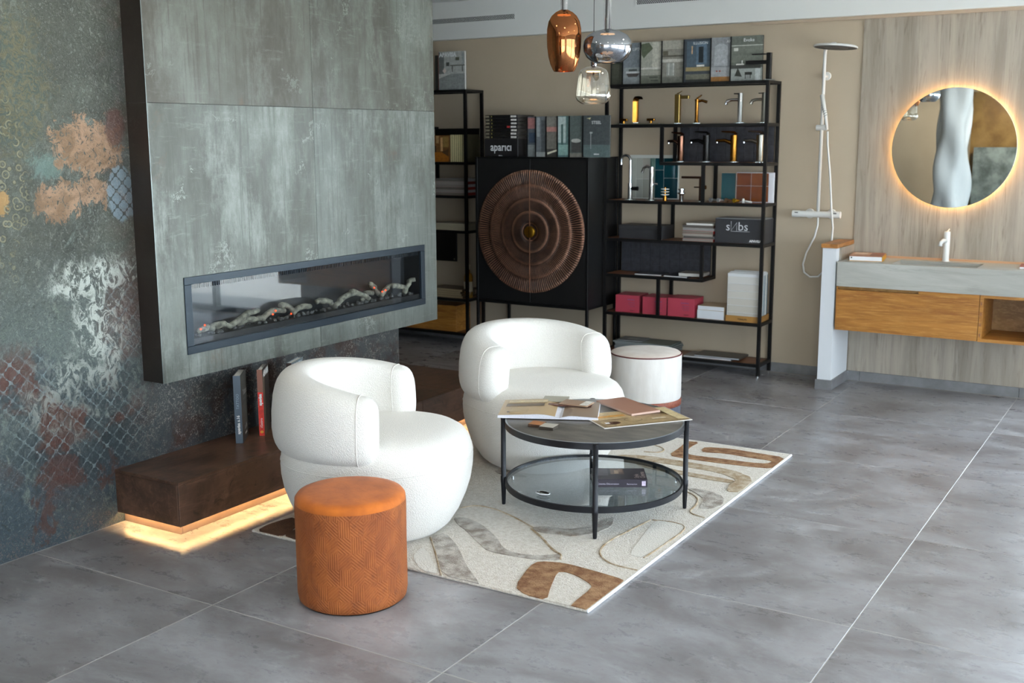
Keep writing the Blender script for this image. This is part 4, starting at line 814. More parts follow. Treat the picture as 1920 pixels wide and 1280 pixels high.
# ------------------------------------------------------------------ faucets
def acr(x, y, z, w=.11, d=.08):
    return None
GRP = 'display faucets on the shelves'
def faucet(label, x, y, z, h, m, kind, reach=.09, base=.05, flip=1):
    o = thing('display_faucet', label, 'faucet', (x, y, z+.0002))
    link('acrylic_base', L([(0, 0), (base, 0), (base, .006), (0, .006)], 28), M_ACRYL, o, 'auto')
    zb = .0062; s = -flip; sm = 'auto'
    if kind == 'arch':      # flat ribbon waterfall
        pts = [(0, 0, zb), (0, 0, zb+h*.75)]+[(s*-.0+flip*.038-flip*.038*math.cos(a), 0, zb+h*.75+.038*math.sin(a)) for a in [PI*k/12 for k in range(1, 11)]]
        link('ribbon_spout', T(pts, .024, 8, flat=(1, .14)), m, o, sm); o.rotation_euler = (0, 0, hd(-40))
    elif kind == 'square':
        link('body', B(-.018, .018, -.018, .018, zb, zb+h*.88, bev=.002), m, o); link('spout', B(0, reach, -.014, .014, zb+h*.74, zb+h*.84, bev=.002) if flip > 0 else B(-reach, 0, -.014, .014, zb+h*.74, zb+h*.84, bev=.002), m, o)
        link('lever', T([(-.005*flip, 0, zb+h*.90), (.03*flip, 0, zb+h*.98)], [.010, .006], 8, flat=(1, .4)), m, o, sm)
    elif kind == 'slim':
        link('body', L([(0, 0), (.017, 0), (.0125, .02), (.013, h*.75), (.016, h*.85), (0, h*.87)], 18, (0, 0, zb)), m, o, sm)
        link('spout', T([(0, 0, zb+h*.76), (reach*.5*flip, 0, zb+h*.80), (reach*flip, 0, zb+h*.74)], [.010, .009, .010], 10), m, o, sm); link('lever', T([(-.003*flip, 0, zb+h*.86), (.035*flip, 0, zb+h)], [.007, .004], 8), m, o, sm)
    elif kind == 'round':
        link('body', L([(0, 0), (.022, 0), (.019, .006), (.018, h*.9), (.016, h*.96), (0, h*.97)], 22, (0, 0, zb)), m, o, sm)
        link('spout', T([(0, 0, zb+h*.74), (-reach*.6, 0, zb+h*.74), (-reach*.9, 0, zb+h*.70), (-reach, 0, zb+h*.60)], [.010, .010, .011, .012], 10), m, o, sm); link('lever', T([(0, 0, zb+h*.93), (-reach*.45, 0, zb+h*.94)], .004, 8), m, o, sm)
    elif kind == 'tap':     # cast lever tap pointing left
        link('body', L([(0, 0), (.028, 0), (.024, .010), (.0235, h*.55), (.0255, h*.72), (.0245, h*.88), (0, h*.89)], 20, (0, 0, zb)), m, o, sm)
        link('spout', T([(0, 0, zb+h*.58), (-reach*.5, 0, zb+h*.70), (-reach, 0, zb+h*.69)], [.020, .015, .012], 10, flat=(1, .8)), m, o, sm); link('aerator', L([(0, -.012), (.008, -.012), (.008, 0), (0, 0)], 12, (-reach+.004, 0, zb+h*.67)), M_CHROME, o)
        link('lever', T([(.012, 0, zb+h*.90), (0, 0, zb+h*.97), (-reach*.72, 0, zb+h)], [.020, .012, .006], 10, flat=(1, .7)), m, o, sm)
    elif kind == 'goose':
        r = .037; pts = [(0, 0, zb), (0, 0, zb+h-r)]+[(-r+r*math.cos(a), 0, zb+h-r+r*math.sin(a)) for a in [PI*k/12 for k in range(1, 12)]]+[(-2*r, 0, zb+h-r-.03)]
        link('spout', T(pts, .0095, 12), m, o, sm); link('body', L([(0, 0), (.020, 0), (.016, .008), (.015, h*.36), (0, h*.365)], 20, (0, 0, zb)), m, o, sm)
        link('lever', T([(.010, 0, zb+h*.24), (.062, 0, zb+h*.24)], [.012, .015], 12), M_MATBLK, o, sm)
    elif kind == 'bend':
        link('body', L([(0, 0), (.024, 0), (.019, .008), (.018, h*.93), (0, h*.94)], 20, (0, 0, zb)), m, o, sm)
        link('spout', T([(0, 0, zb+h*.90), (-reach*.5, 0, zb+h*.95), (-reach*.85, 0, zb+h*.90), (-reach, 0, zb+h*.76)], .010, 12), m, o, sm); link('lever', T([(.015, 0, zb+h*.45), (.045, 0, zb+h*.45)], .007, 8), m, o, sm)
    elif kind == 'bar':
        link('body', B(-.014, .014, -.014, .014, zb, zb+h*.95, bev=.002), m, o); link('spout', B(-reach, 0, -.011, .011, zb+h*.90, zb+h*.99, bev=.001), m, o)
        link('lever', T([(0, 0, zb+h*.55), (-.055, 0, zb+h*.55)], .004, 8), m, o, sm); link('escutcheon', L([(0, -.012), (.014, -.012), (.014, .012), (0, .012)], 16, (.022, 0, zb+h*.55), 'x'), M_GOLD, o, 'auto')
    elif kind == 'tallbar':
        link('body', B(-.016, .016, -.016, .016, zb, zb+h, bev=.002), m, o); link('spout', B(-.16, -.016, -.013, .013, zb+h*.58, zb+h*.72, bev=.001), m, o); link('lever', B(-.12, -.016, -.008, .008, zb+h*.93, zb+h*.97, bev=.001), m, o)
    return o
z1 = 1.748
wt_ = faucet('gold waterfall ribbon faucet between two cross handles, left on the upper shelf', -3.535, 7.50, z1+.008, .19, M_GOLD, 'arch', base=.04)
o = thing('acrylic_plate', 'clear acrylic plate under the gold waterfall faucet', 'plate', (-3.507, 7.51, z1+.0001)); link('plate', B(-.175, .175, -.045, .045, 0, .007, bev=.001), M_ACRYL, o)
for xx, s_ in ((-3.629, 'left'), (-3.414, 'right')):
    o = thing('tap_handle', 'small gold tap handle on the acrylic plate, %s of the waterfall faucet' % s_, 'handle', (xx, 7.50, z1+.0073)); link('stem', L([(0, 0), (.012, 0), (.012, .016), (0, .016)], 16), M_GOLD, o, 'auto'); link('grip', B(-.030, .030, -.009, .009, .0162, .034, bev=.002), M_GOLD, o)
faucet('square brushed brass faucet with flat spout to the right, on the upper shelf', -3.208, 7.50, z1, .225, M_BRASS, 'square', .085)
faucet('slim bronze faucet on the upper shelf, right of the square brass one', -3.065, 7.50, z1, .19, M_BRONZE, 'slim', .075, .045)
faucet('round chrome faucet with curved spout to the left, on the upper shelf', -2.748, 7.50, z1, .205, M_CHROME, 'round', .105)
faucet('steel faucet partly behind the right front post, on the upper shelf', -2.585, 7.52, z1, .205, M_STEEL, 'round', .095)
z2 = 1.482
faucet('copper-chrome lever tap, leftmost in front of the dark slate board', -3.187, 7.52, z2, .20, M_COPPERF, 'tap', .10)
faucet('matt black lever tap in front of the dark slate board', -2.994, 7.52, z2, .205, M_MATBLK, 'tap', .12)
faucet('polished gold lever tap in front of the dark slate board', -2.792, 7.52, z2, .205, M_GOLD, 'tap', .13)
faucet('olive steel lever tap, rightmost in front of the dark slate board', -2.604, 7.52, z2, .205, M_STEEL, 'tap', .12)
z3 = 1.206
faucet('tall chrome gooseneck tap with a black side grip, on the teal board shelf', -3.570, 7.50, z3, .315, M_CHROME, 'goose', base=.045)
faucet('chrome bent-spout tap in front of the teal tile board', -3.400, 7.50, z3, .25, M_CHROME, 'bend', .075, .045)
faucet('brown bronze bar faucet with flat spout, middle of the shelf', -3.015, 7.50, z3, .172, M_BRNMET, 'bar', .15, .04)
faucet('matt black angular faucet on top of the shelving, at its right corner', -2.555, 7.50, TOP, .175, M_MATBLK, 'tallbar', base=.045)
# drains and small fittings
o = thing('ribbed_fitting', 'golden ribbed spindle fitting with white rings, between chrome tap and drain', 'fitting', (-3.288, 7.49, z3)); link('core', L([(0, 0), (.016, 0), (.016, .03), (.010, .032), (.010, .095), (0, .096)], 16), M_GOLD, o, 'auto')
for k in range(3): link('ring', L([(.0105, .040+k*.02), (.030, .042+k*.02), (.030, .047+k*.02), (.0105, .049+k*.02)], 20), M_WPLAS, o, 'auto')
o = thing('basin_drain', 'chrome pop-up basin drain standing upright, left of the brown faucet', 'drain', (-3.165, 7.50, z3)); link('body', L([(0, 0), (.015, 0), (.015, .04), (.020, .05), (.030, .055), (.030, .060), (.018, .064), (.018, .078), (.025, .080), (.025, .088), (0, .09)], 22), M_CHROME, o, 'auto')
for xx, yy_, c_, n_ in ((-2.935, 7.47, '#cfd2d4', 'pale chrome'), (-2.880, 7.47, '#d8dadc', 'bright chrome'), (-2.830, 7.50, '#8a6a50', 'brown'), (-2.760, 7.465, '#d4a92c', 'yellow brass')):
    o = thing('drain_plug', n_+' drain plug lying on its side on the shelf right of the bar faucet', 'plug', (xx, yy_, z3), hd(-20)); link('stem', T([(0, .012, .015), (0, .055, .012)], [.010, .008], 10), hexm(c_, .3, metal=.9), o, 'auto'); link('disc', L([(0, 0), (.015, 0), (.015, .010), (0, .012)], 18, (0, 0, .0155), 'y'), hexm(c_, .25, metal=.7), o, 'auto')
o = thing('white_lever', 'small white lever handle lying in front of the copper-brown board', 'handle', (-2.685, 7.48, z3)); link('grip', T([(0, 0, .012), (.05, .0, .006)], [.010, .006], 10), M_WPLAS, o, True); link('knob', L([(0, 0), (.010, 0), (.011, .012), (.007, .030), (0, .032)], 14, (-.012, 0, .0)), M_WPLAS, o, True)
# boards
def panel(label, x0, x1, y, z, h, t, col, pr=None, tiles=None, edge=None, name='sample_board', rough=.35):
    o = thing(name, label, 'sample board', (x0, y, z)); w = x1-x0
    link('backing', B(0, w, .003, t, .0003, h), hexm(edge or col, .5), o)
    if tiles:
        for (a, b, c, d, cc) in tiles: link('sample_piece', B(a*w+.001, c*w-.001, 0, .003, b*h+.001, d*h-.001, bev=.0008), hexm(cc, .12), o)
    else: link('face', B(.0005, w-.0005, 0, .0028, .001, h-.0005), plain('face_'+col, col, rough, var=pr, vscale=14) if pr else hexm(col, rough), o)
    return o
def slate_board(label, x0, x1, z, h, nx, nz):
    o = thing('slate_board', label, 'sample board', (x0, 7.640, z)); w = x1-x0; link('backing', B(0, w, .004, .014, .0003, h), hexm('#1b1c20', .7), o)
    for i in range(nx):
        for j_ in range(nz):
            q = random.uniform(0, .0012); link('sample_piece', B(w*i/nx+.0006, w*(i+1)/nx-.0006, -q, .004, h*j_/nz+.0006+.0004, h*(j_+1)/nz-.0006), plain('slate_%d' % random.randint(0, 2), random.choice(['#26272c', '#2b2c32', '#303138']), .5, var='#3a3b42', vscale=30), o)
slate_board('dark slate board of small bricks behind the row of four lever taps', -3.245, -2.55, z2, .243, 10, 4)
slate_board('dark blue-grey slate board standing above the loose magazines', -3.70, -2.99, .664, .238, 9, 4)
panel('board of glossy white, green and teal tiles behind the chrome taps', -3.665, -3.268, 7.6865, z3, .322, .011, '#1e4a52', tiles=[(.02, .02, .14, .93, '#b9beb4'), (.14, .02, .27, .45, '#a7aaa2'), (.27, .02, .42, .45, '#9b9d93'), (.14, .45, .27, .93, '#b0b3aa'), (.27, .45, .42, .93, '#aaa9a0'), (.42, .02, .52, .93, '#5d7d72'), (.52, .02, .70, .66, '#123b45'), (.70, .02, .98, .48, '#11343e'), (.52, .66, .70, .93, '#1c4c55'), (.70, .48, .98, .93, '#14414a')], edge='#d8dcd6')
panel('small glossy teal tile board left of the copper-brown one', -2.905, -2.795, 7.59, z3, .205, .010, '#123f47', tiles=[(.02, .02, .98, .98, '#11434b')], edge='#c9b9a0')
panel('glossy copper-brown tile board at the right end of the shelf', -2.788, -2.515, 7.575, z3, .207, .016, '#8a4820', tiles=[(.01, .02, .40, .55, '#5e2c0f'), (.40, .02, .86, .55, '#6b3614'), (.01, .55, .40, .98, '#652f10'), (.40, .55, .86, .98, '#743c17'), (.86, .02, .99, .98, '#e6e6ea')], edge='#dcdce0')
# boxes on the 0.928 shelf
z4 = .928
o = thing('storage_box', 'long matt charcoal box on the shelf left of the magazine stack', 'box', (-3.632, 7.455, z4)); link('body', B(0, .342, 0, .20, .0003, .070), hexm('#2b2b2e', .55), o); link('lid', B(-.002, .344, -.002, .202, .0702, .098, bev=.001), hexm('#2e2e31', .55), o)
o = thing('catalogue_box', 'dark grey box with thin white lettering, right of the magazine stack', 'box', (-2.885, 7.450, z4)); link('body', B(0, .348, 0, .21, .0003, .168, bev=.001), hexm('#2f3034', .5), o)
link('sheets', B(.004, .344, .004, .206, .1682, .172), hexm('#8f9496', .6), o)
text('s', .085, o, (.078, 0, .088), (1, 0, 0), (0, 0, 1), '#d9dcde', off=.001)
link('lettering', (lambda bm: (tube(bm, [(.117, -.0012, .152), (.117, -.0012, .086), (.158, -.0012, .144), (.158, -.0012, .086)], .0014, 5), tube(bm, [(.117, -.0012, .0830), (.252, -.0012, .0830)], .0012, 5), bm)[-1])(bmesh.new()), hexm('#d9dcde', .5), o)
text('bs', .085, o, (.166, 0, .090), (1, 0, 0), (0, 0, 1), '#d9dcde', off=.001); text('APAVISA', .022, o, (.252, 0, .012), (1, 0, 0), (0, 0, 1), '#f0f0f0', bold=.0012, off=.001)
def flat(label, x, y, z, w, d, t, ang, cover, edge='#cfccc6', name='magazine', grp=None, pr=None):
    o = thing(name, label, 'magazine' if name == 'magazine' else 'slab', (x, y, z), ang, grp)
    link('page_block', B(.002, w-.002, .002, d-.002, .001, t-.001), hexm(edge, .6), o); bm = bmesh.new(); box(bm, 0, w, 0, d, t-.001, t); box(bm, 0, w, 0, d, .0002, .001); box(bm, w-.002, w, 0, d, .001, t-.001); link('cover', bm, hexm(cover, .4), o)
    if pr: prints(o, pr, (0, 0, t), (w, 0, 0), (0, d, 0))
    return o
POSN = ['lowest', 'second from the bottom', 'third from the bottom', 'fourth from the bottom', 'fifth from the bottom', 'sixth from the bottom', 'topmost']
zz = z4
for k in range(7):
    t_ = [.018, .019, .018, .020, .018, .019, .014][k]
    flat('magazine %s in the pile beside the dark grey lettered box' % POSN[k] if True else '', -3.135+random.uniform(-.006, .006)+(.035 if k == 6 else 0), 7.452+random.uniform(0, .008), zz, .235 if k < 6 else .20, .20, t_, 0, ['#9e2b24', '#c9c7c4', '#54504c', '#b33027', '#d6d4d0', '#6b4a3a', '#c4c1b6'][k], ['#8b867f', '#55514c', '#a19a90', '#7d766d', '#8f8f8c', '#5f5a55', '#e4e2dd'][k], grp='magazines piled beside the lettered box')
    zz += t_+.0004
# 0.664 shelf
flat('dark open magazine, left one lying on the short shelf', -3.50, 7.45, .664, .21, .16, .009, hd(3), '#3a3c40', '#d9d9d9', pr=[(0, 0, 1, 1, '#34363a'), (.05, .1, .5, .9, '#55575c')])
flat('magazine with glossy dark cover under the pale one on the short shelf', -3.27, 7.45, .664, .19, .17, .010, hd(-4), '#2c2d31', '#d2d2d2', pr=[(0, 0, 1, 1, '#2b2d31'), (.6, 0, .98, 1, '#b8b8b8')])
flat('thick pale taupe magazine pile lying at the right end of the short shelf', -3.155, 7.452, .6747, .18, .17, .022, hd(5), '#8e8980', '#c9c7c0')
# 0.379 shelf : red boxes
z5 = .379
for k, (xx, w_, lb_, an) in enumerate(((-3.655, .19, 'leftmost', 4), (-3.435, .19, 'middle', 4), (-3.235, .205, 'rightmost and widest', 2))):
    o = thing('sample_box', 'raspberry red sample box with black spine side, %s of the three' % lb_, 'box', (xx, 7.452, z5), hd(an), 'red boxes on the shelf')
    link('body', B(.002, w_, 0, .19, .0003, .128 if k < 2 else .134, bev=.001), hexm('#a83a4c', .5), o); link('side_panel', B(0, .002, .002, .188, .001, .126), hexm('#17100f', .4), o)
    H_ = .128 if k < 2 else .134; prints(o, [(.50, .72+.0, .80, .78, '#8a4a72'), (.55, .56, .82, .60, '#86405a'), (.55, .46, .82, .49, '#86405a'), (.6, .36, .82, .39, '#86405a'), (.62, .10, .80, .14, '#5e1f2c')], (0, 0, 0), (w_, 0, 0), (0, 0, H_), 'print_lines')
flat('thick white book at the bottom of the pile beside the red boxes', -3.010, 7.462, z5, .208, .20, .062, hd(-2), '#b8a387', '#dfe3e8', 'magazine')
flat('beige-covered book on top of the white one beside the red boxes', -3.006, 7.462, z5+.0625, .203, .20, .030, hd(-1), '#bda98c', '#e3e6ea', 'magazine')
o = thing('card_tray', 'shallow kraft card tray holding the standing swatch boards', 'tray', (-2.79, 7.45, z5))
bm = bmesh.new(); box(bm, 0, .245, 0, .21, .0003, .004); box(bm, 0, .245, 0, .003, .004, .042); box(bm, 0, .245, .207, .21, .004, .042); box(bm, 0, .003, .003, .207, .004, .042); box(bm, .242, .245, .003, .207, .004, .042); link('tray_body', bm, M_KRAFT, o); text('TERRATINTA' if False else 'TONALITE', .014, o, (.09, 0, .014), (1, 0, 0), (0, 0, 1), '#3a2812', bold=.0006, off=.001)
sw = ['#d6d2c8', '#cfc7b8', '#b9854f', '#7f9aa0', '#4b6f7c', '#d8d4ca', '#3c5f70']
for k in range(7):
    o = thing('swatch_board', 'upright swatch board in the kraft tray, %s' % ['front one with six pale strips', 'second from the front', 'third from the front', 'fourth from the front', 'third from the back', 'second from the back', 'rearmost'][k], 'sample board', (-2.784, 7.456+k*.026, z5+.0045), 0, 'swatch boards in the tray', )
    link('card', B(0, .233, .0, .012, .0, .335+.004*(k % 3), bev=.0008), hexm('#dfe1e2', .6), o)
    link('edge_swatch', B(.2332, .2345, .001, .011, .01, .32), hexm(sw[k], .5), o)
    if k == 0:
        for q in range(6): link('sample_strip', B(.004, .229, -.0022, -.0002, .010+q*.051, .058+q*.051, bev=.0006), hexm(['#bdb8ae', '#c6c1b6', '#cbc6bb', '#d0ccc2', '#d2cec6', '#d8d6d0'][q], .5), o)
# bottom shelf slabs
z6 = .092; zz = z6
for k in range(6): flat('flat grey slab %s in the left pile on the bottom shelf' % POSN[k], -3.66+random.uniform(-.012, .012), 7.445+random.uniform(0, .006), zz, .46, .215, .011, 0, ['#5c6160', '#6a6f6e', '#4f5453', '#666b6a', '#575c5b', '#4b5551'][k], '#8f9494', 'sample_slab', 'slabs in the left pile'); zz += .0115
flat('small mid-grey slab with pale square, on the left pile of the bottom shelf', -3.64, 7.46, zz, .20, .17, .006, hd(4), '#5e6366', '#a5aaac', 'sample_slab', pr=[(.3, .3, .7, .7, '#7b8184')])
flat('white-edged slab under the dark one, right on the bottom shelf', -3.10, 7.445, z6, .36, .20, .010, hd(2), '#6f6b69', '#cfcfd0', 'sample_slab')
flat('dark taupe slab on the right of the bottom shelf', -3.02, 7.450, z6+.0105, .34, .20, .012, hd(1), '#3d3836', '#9c9ea1', 'sample_slab')
# left unit contents
yL = 7.45
b = book('catalogue with plant and bench picture, standing on top of the left shelving', 'catalogue', (-5.235, 7.46, TOP), 0, .250, .295, .022, '#8a8f8c', '#b33a24', [(.02, 0, 1, 1, '#8e9391'), (.02, .42, 1, 1, '#b1b4b0'), (.02, .42, .22, .98, '#6f7472'), (.45, .62, 1, .645, '#565448'), (.52, .47, .55, .63, '#33352f'), (.9, .47, .93, .63, '#33352f'), (.30, .62, .42, .72, '#494c46'), (.66, .76, .80, .84, '#5b5e50'), ([(.16, .50), (.24, .58), (.31, .50), (.24, .42)], '#d9cdc4'), ([(.02, .3), (.5, .42), (.02, .42)], '#c9cbc6'), (.9, .66, 1, .95, '#9fa6a6')], None)
text('APAVISA', .044, b, (.012, 0, .255), (1, 0, 0), (0, 0, 1), '#e6eaea', bold=.0025, xs=.95)
book('dark catalogue leaning beside the plant-cover one, on top of the left shelving', 'catalogue', (-5.275, 7.47, TOP), 0, .035, .27, .18, '#3a3a36', '#50534c', None)
o = thing('black_board', 'large black board standing behind the binders on the left shelving', 'board', (-5.39, 7.649, 1.4702)); link('sheet', B(0, .405, 0, .012, 0, .262), hexm('#08080a', .4), o)
o = thing('picture_book', 'landscape book with an orange-brown interior picture on the left shelving', 'book', (-5.40, 7.46, 1.4702)); link('page_block', B(.002, .262, .003, .02, .002, .206), M_PAPER, o); link('cover', B(0, .265, 0, .0028, 0, .208), hexm('#6a4526', .4), o)
prints(o, [(0, 0, 1, 1, '#6f4a28'), (.3, 0, .95, .36, '#9a5d1c'), (.35, .36, .5, .6, '#3a2413'), (.5, .7, .6, .98, '#a08058'), (.66, .4, .74, .92, '#c49a68'), (.75, .55, .96, .95, '#8a7040'), ([(.7, .36), (.95, .2), (.95, .5)], '#4d3722')], (0, 0, 0), (.265, 0, 0), (0, 0, .208))
for k in range(8):
    o = thing('sample_folder', 'cream sample folder %d-th upright on the left shelving' % (k+1) if False else 'cream-spined sample folder, %s in the row beside the orange-brown book' % ['first', 'second', 'third', 'fourth', 'fifth', 'sixth', 'seventh', 'last'][k], 'folder', (-5.128+k*.0195, 7.455, 1.4702), 0, 'cream folders in a row'); link('spine', B(0.001, .0155, 0, .003, 0, .212, bev=.001), hexm('#d6cb98', .5), o); link('cover', B(0, .0185, .0035, .19, 0, .214), hexm('#4a4632', .5), o)
zz = 1.206
for k in range(6):
    flat('magazine %s in the pile on the left shelving' % POSN[k if k < 5 else 6], -5.275+random.uniform(-.004, .004), 7.452, zz, .295, .20, .0215, 0, ['#8e2a20', '#c2c2c4', '#8e2a20', '#b9babd', '#7c2b22', '#c6c6c8'][k], ['#77716a', '#938d86', '#6b645d', '#8a847d', '#9a948c', '#6d6862'][k], grp='magazines piled on the left shelving'); zz += .0219
zz = .928
for k in range(4): flat('pale board %s in the flat pile on the left shelving' % POSN[k if k < 3 else 6], -5.30, 7.452, zz, .335, .20, .013, 0, '#8d8672', '#b6ad94', 'sample_slab', 'pale boards lying on the left shelving'); zz += .0134
o = thing('hanging_panel', 'black panel hanging behind the left shelving', 'panel', (-5.72, 7.640, .652)); link('sheet', B(0, .515, 0, .010, 0, .252, bev=.002), hexm('#060607', .35), o); link('screw', L([(0, -.003), (.006, -.003), (.006, 0), (0, 0)], 10, (.49, 0, .02), 'y'), M_CHROME, o)
for xx in (.08, .44): link('hanger', T([(xx, .005, .252), (xx, .005, .2536)], .003, 6), M_BLACK, o)
zz = .379
for k in range(4): flat('brown-topped board %s in the low pile on the left shelving' % POSN[k if k < 3 else 6], -5.36+random.uniform(-.01, .01), 7.452, zz, .33, .195, .018, hd(random.uniform(-2, 0)), '#5a4630', '#a69474', 'sample_slab', 'brown-topped boards in the low pile'); zz += .0184
o = thing('amber_bottle', 'small amber bottle with pale stopper on the left shelving beside the cabinet', 'bottle', (-5.02, 7.53, .379)); link('body', L([(0, 0), (.034, 0), (.036, .004), (.036, .17), (.030, .19), (.013, .205), (.013, .23), (0, .23)], 24), plain('amber_glass', '#a5782c', .15, coat=.5), o, 'auto'); link('stopper', L([(0, .2302), (.016, .2302), (.018, .27), (0, .272)], 16), hexm('#cfc0a0', .5), o, 'auto'); link('label', L([(.0364, .05), (.0368, .052), (.0368, .13), (.0364, .132)], 24), hexm('#d8cbb0', .6), o, 'auto')
o = thing('wooden_crate', 'ochre wooden drawer box on the bottom of the left shelving', 'crate', (-5.95, 7.452, .10)); link('front', B(0, .86, 0, .016, .0003, .212, bev=.001), M_OAK, o); link('side', B(.845, .86, .0165, .205, .0003, .212), M_OAK, o); link('side', B(0, .015, .0165, .205, .0003, .212), M_OAK, o); link('top', B(.0155, .8445, .0165, .205, .19, .2118), M_OAKD, o)

# ------------------------------------------------------------------ vanity
VX0, VX1, VY0 = -1.9755, -.74, 7.285; VYB = YB-.0145
vn = thing('floating_vanity', 'wall-hung bamboo vanity cabinet with one wide drawer and an open niche', 'vanity', (VX0, VY0, .408))
def vb(n, x0, x1, y0, y1, z0, z1, m=M_OAK, bev=0, par=None): return link(n, B(x0-VX0, x1-VX0, y0-VY0, y1-VY0, z0-.408, z1-.408, bev=bev), m, par or vn)
XD = -1.100
dr = vb('drawer', VX0+.004, XD, VY0, VY0+.018, .410, .676, bev=.001)
vb('drawer_lip', -1.46, XD, VY0, VY0+.018, .6765, .6985); vb('grip_recess', VX0+.004, -1.462, VY0+.030, VY0+.040, .6765, .6985, M_OAKD)
vb('end_strip', VX0+.0005, VX0+.0035, VY0, VY0+.03, .410, .698)
vb('carcass', VX0+.001, XD, VY0+.0405, VYB, .408, .698, M_OAKD)
vb('niche_side', XD+.003, XD+.025, VY0, VYB, .408, .698, M_OAK); vb('niche_side', VX1-.022, VX1, VY0, VYB, .408, .698); vb('niche_floor', XD+.0255, VX1-.0225, VY0, VYB, .408, .428); vb('niche_top', XD+.0255, VX1-.0225, VY0, VYB, .680, .698); vb('niche_back', XD+.0255, VX1-.0225, VYB-.012, VYB-.0005, .4285, .6795, M_OAKD)
for z in (.44, .505, .57, .635): vb('finger_joint', XD+.008, XD+.017, VY0-.0006, VY0+.001, z, z+.018, M_SHELF)
wt = thing('stone_worktop', 'thick grey-beige travertine worktop with a cut-in rectangular basin', 'worktop', (VX0, VY0-.005, .6985))
TX0, TX1, TY0, TZ = 0.0, VX1-VX0+.01, 0.0, .1585; D = VYB-VY0+.0045
sx0, sx1, sy0, sy1 = .33, .84, .06, .31
bm = bmesh.new(); ys_, xs_ = [0, sy0, sy1, D], [TX0, sx0, sx1, TX1]
for i in range(3):
    for k in range(3):
        if i == 1 and k == 1: box(bm, xs_[i], xs_[i+1], ys_[k], ys_[k+1], 0, .05)
        else: box(bm, xs_[i], xs_[i+1], ys_[k], ys_[k+1], 0, TZ)
bmesh.ops.remove_doubles(bm, verts=bm.verts[:], dist=.0001)
seen = {}
for f in bm.faces[:]:
    key = tuple(sorted(v.index for v in f.verts)) if False else frozenset(f.verts)
    seen.setdefault(key, []).append(f)
bmesh.ops.delete(bm, geom=[f for fs in seen.values() if len(fs) > 1 for f in fs], context='FACES_ONLY')
link('slab', bm, M_TRAVH, wt); link('basin_drain', L([(0, .0501), (.022, .0501), (.020, .053), (0, .054)], 20, (.585, .2, 0)), M_WPLAS, wt)
link('back_strip', B(TX0, TX1, D-.008, D-.0005, TZ+.0002, TZ+.014), plain('peach_strip', '#c79c78', .5), wt)  # thin peach strip along the back edge of the worktop
fa = thing('basin_faucet', 'white single-lever basin faucet on the travertine worktop', 'faucet', (-1.375, 7.63, .8575)); link('body', L([(0, 0), (.024, 0), (.0225, .004), (.0205, .01), (.0205, .185), (.018, .193), (0, .194)], 28), M_WPLAS, fa, 'auto')
link('spout', T([(0, 0, .13), (-.012, -.05, .138), (-.020, -.085, .125), (-.021, -.092, .105)], [.013, .0125, .012, .0125], 14), M_WPLAS, fa, True); link('lever', T([(0, 0, .188), (.004, .045, .205)], [.006, .004], 8), M_WPLAS, fa, True)
bk = thing('binder_book', 'white catalogue binder with yellow edge lying on the travertine worktop', 'book', (-1.925, 7.365, .8575), hd(8)); link('page_block', B(.003, .205, .003, .245, .003, .030), hexm('#e9ebee', .6), bk)
bm = bmesh.new(); box(bm, 0, .21, 0, .25, .0003, .003); box(bm, .207, .21, 0, .25, .003, .031); link('cover', bm, hexm('#c78f22', .45), bk); link('top_cover', B(0, .207, 0, .25, .0302, .034), hexm('#a06a4c', .35), bk); prints(bk, [(.05, .1, .6, .9, '#c69a7c'), (.6, .2, .95, .8, '#8a4f38'), (.1, .5, .5, .85, '#e2cdb9')], (0, 0, .034), (.207, 0, 0), (0, .25, 0))
bm = bmesh.new(); box(bm, .0, .003, -.0008, .0, .006, .028); box(bm, .012, .02, -.0008, .0035, .018, .026); link('clip', bm, hexm('#1a1a1a', .4), bk)
flat('white magazine with red cover at the right edge of the worktop', -.905, 7.40, .8575, .14, .2, .014, hd(4), '#8a3a28', '#e0e0e2')
# mirror
mi = thing('backlit_mirror', 'round backlit mirror glowing warm on the travertine wall', 'mirror', (-1.378, 7.65, 1.580))
link('mirror_glass', L([(0, -.002), (.377, -.002), (.379, 0), (.379, .004), (0, .004)], 96, (0, 0, 0), 'y'), plain('mirror_silver', '#e9efec', .0, 1.), mi, 'auto')
link('light_ring', L([(.350, .008), (.355, .010), (.355, .022), (.350, .024)], 96, (0, 0, 0), 'y'), emis('mirror_led', '#ffc57a', 42), mi)
link('mount', L([(0, .0042), (.348, .0042), (.348, .0352), (0, .0352)], 48, (0, 0, 0), 'y'), M_WPLAS, mi)
# shower
sh = thing('shower_column', 'white shower column with round rain head on the beige wall', 'shower', (-2.217, YB, 0))
SY = -.075
link('riser_pipe', T([(0, SY, 1.14), (0, SY, 2.17), (.004, SY-.01, 2.215), (.03, SY-.03, 2.245), (.07, SY-.08, 2.252), (.10, SY-.12, 2.248)], .0115, 14), M_WPLAS, sh, True)
hdp = link('rain_head', L([(0, .020), (.03, .022), (.130, .016), (.140, .010), (.1405, .002), (.137, 0)], 48, (0, 0, 0)), M_WPLAS, sh, 'auto', (.105, -.205, 2.222))
face = link('spray_face', L([(0, .0005), (.02, -.0015), (.022, .0), (.045, -.0015), (.047, 0), (.07, -.0015), (.072, 0), (.095, -.0015), (.097, 0), (.12, -.0015), (.122, 0), (.136, .0008), (.136, .003), (0, .003)], 48), hexm('#3a3a3c', .5), hdp, 'auto')
hdp.rotation_euler = (hd(-3), hd(3), 0)
link('wall_bracket', T([(0, SY, 2.055), (0, -.0005, 2.055)], .010, 12), M_WPLAS, sh, True); link('wall_rosette', L([(0, -.012), (.026, -.012), (.028, -.008), (.028, -.0005), (0, -.0005)], 24, (0, 0, 2.055), 'y'), M_WPLAS, sh, 'auto')
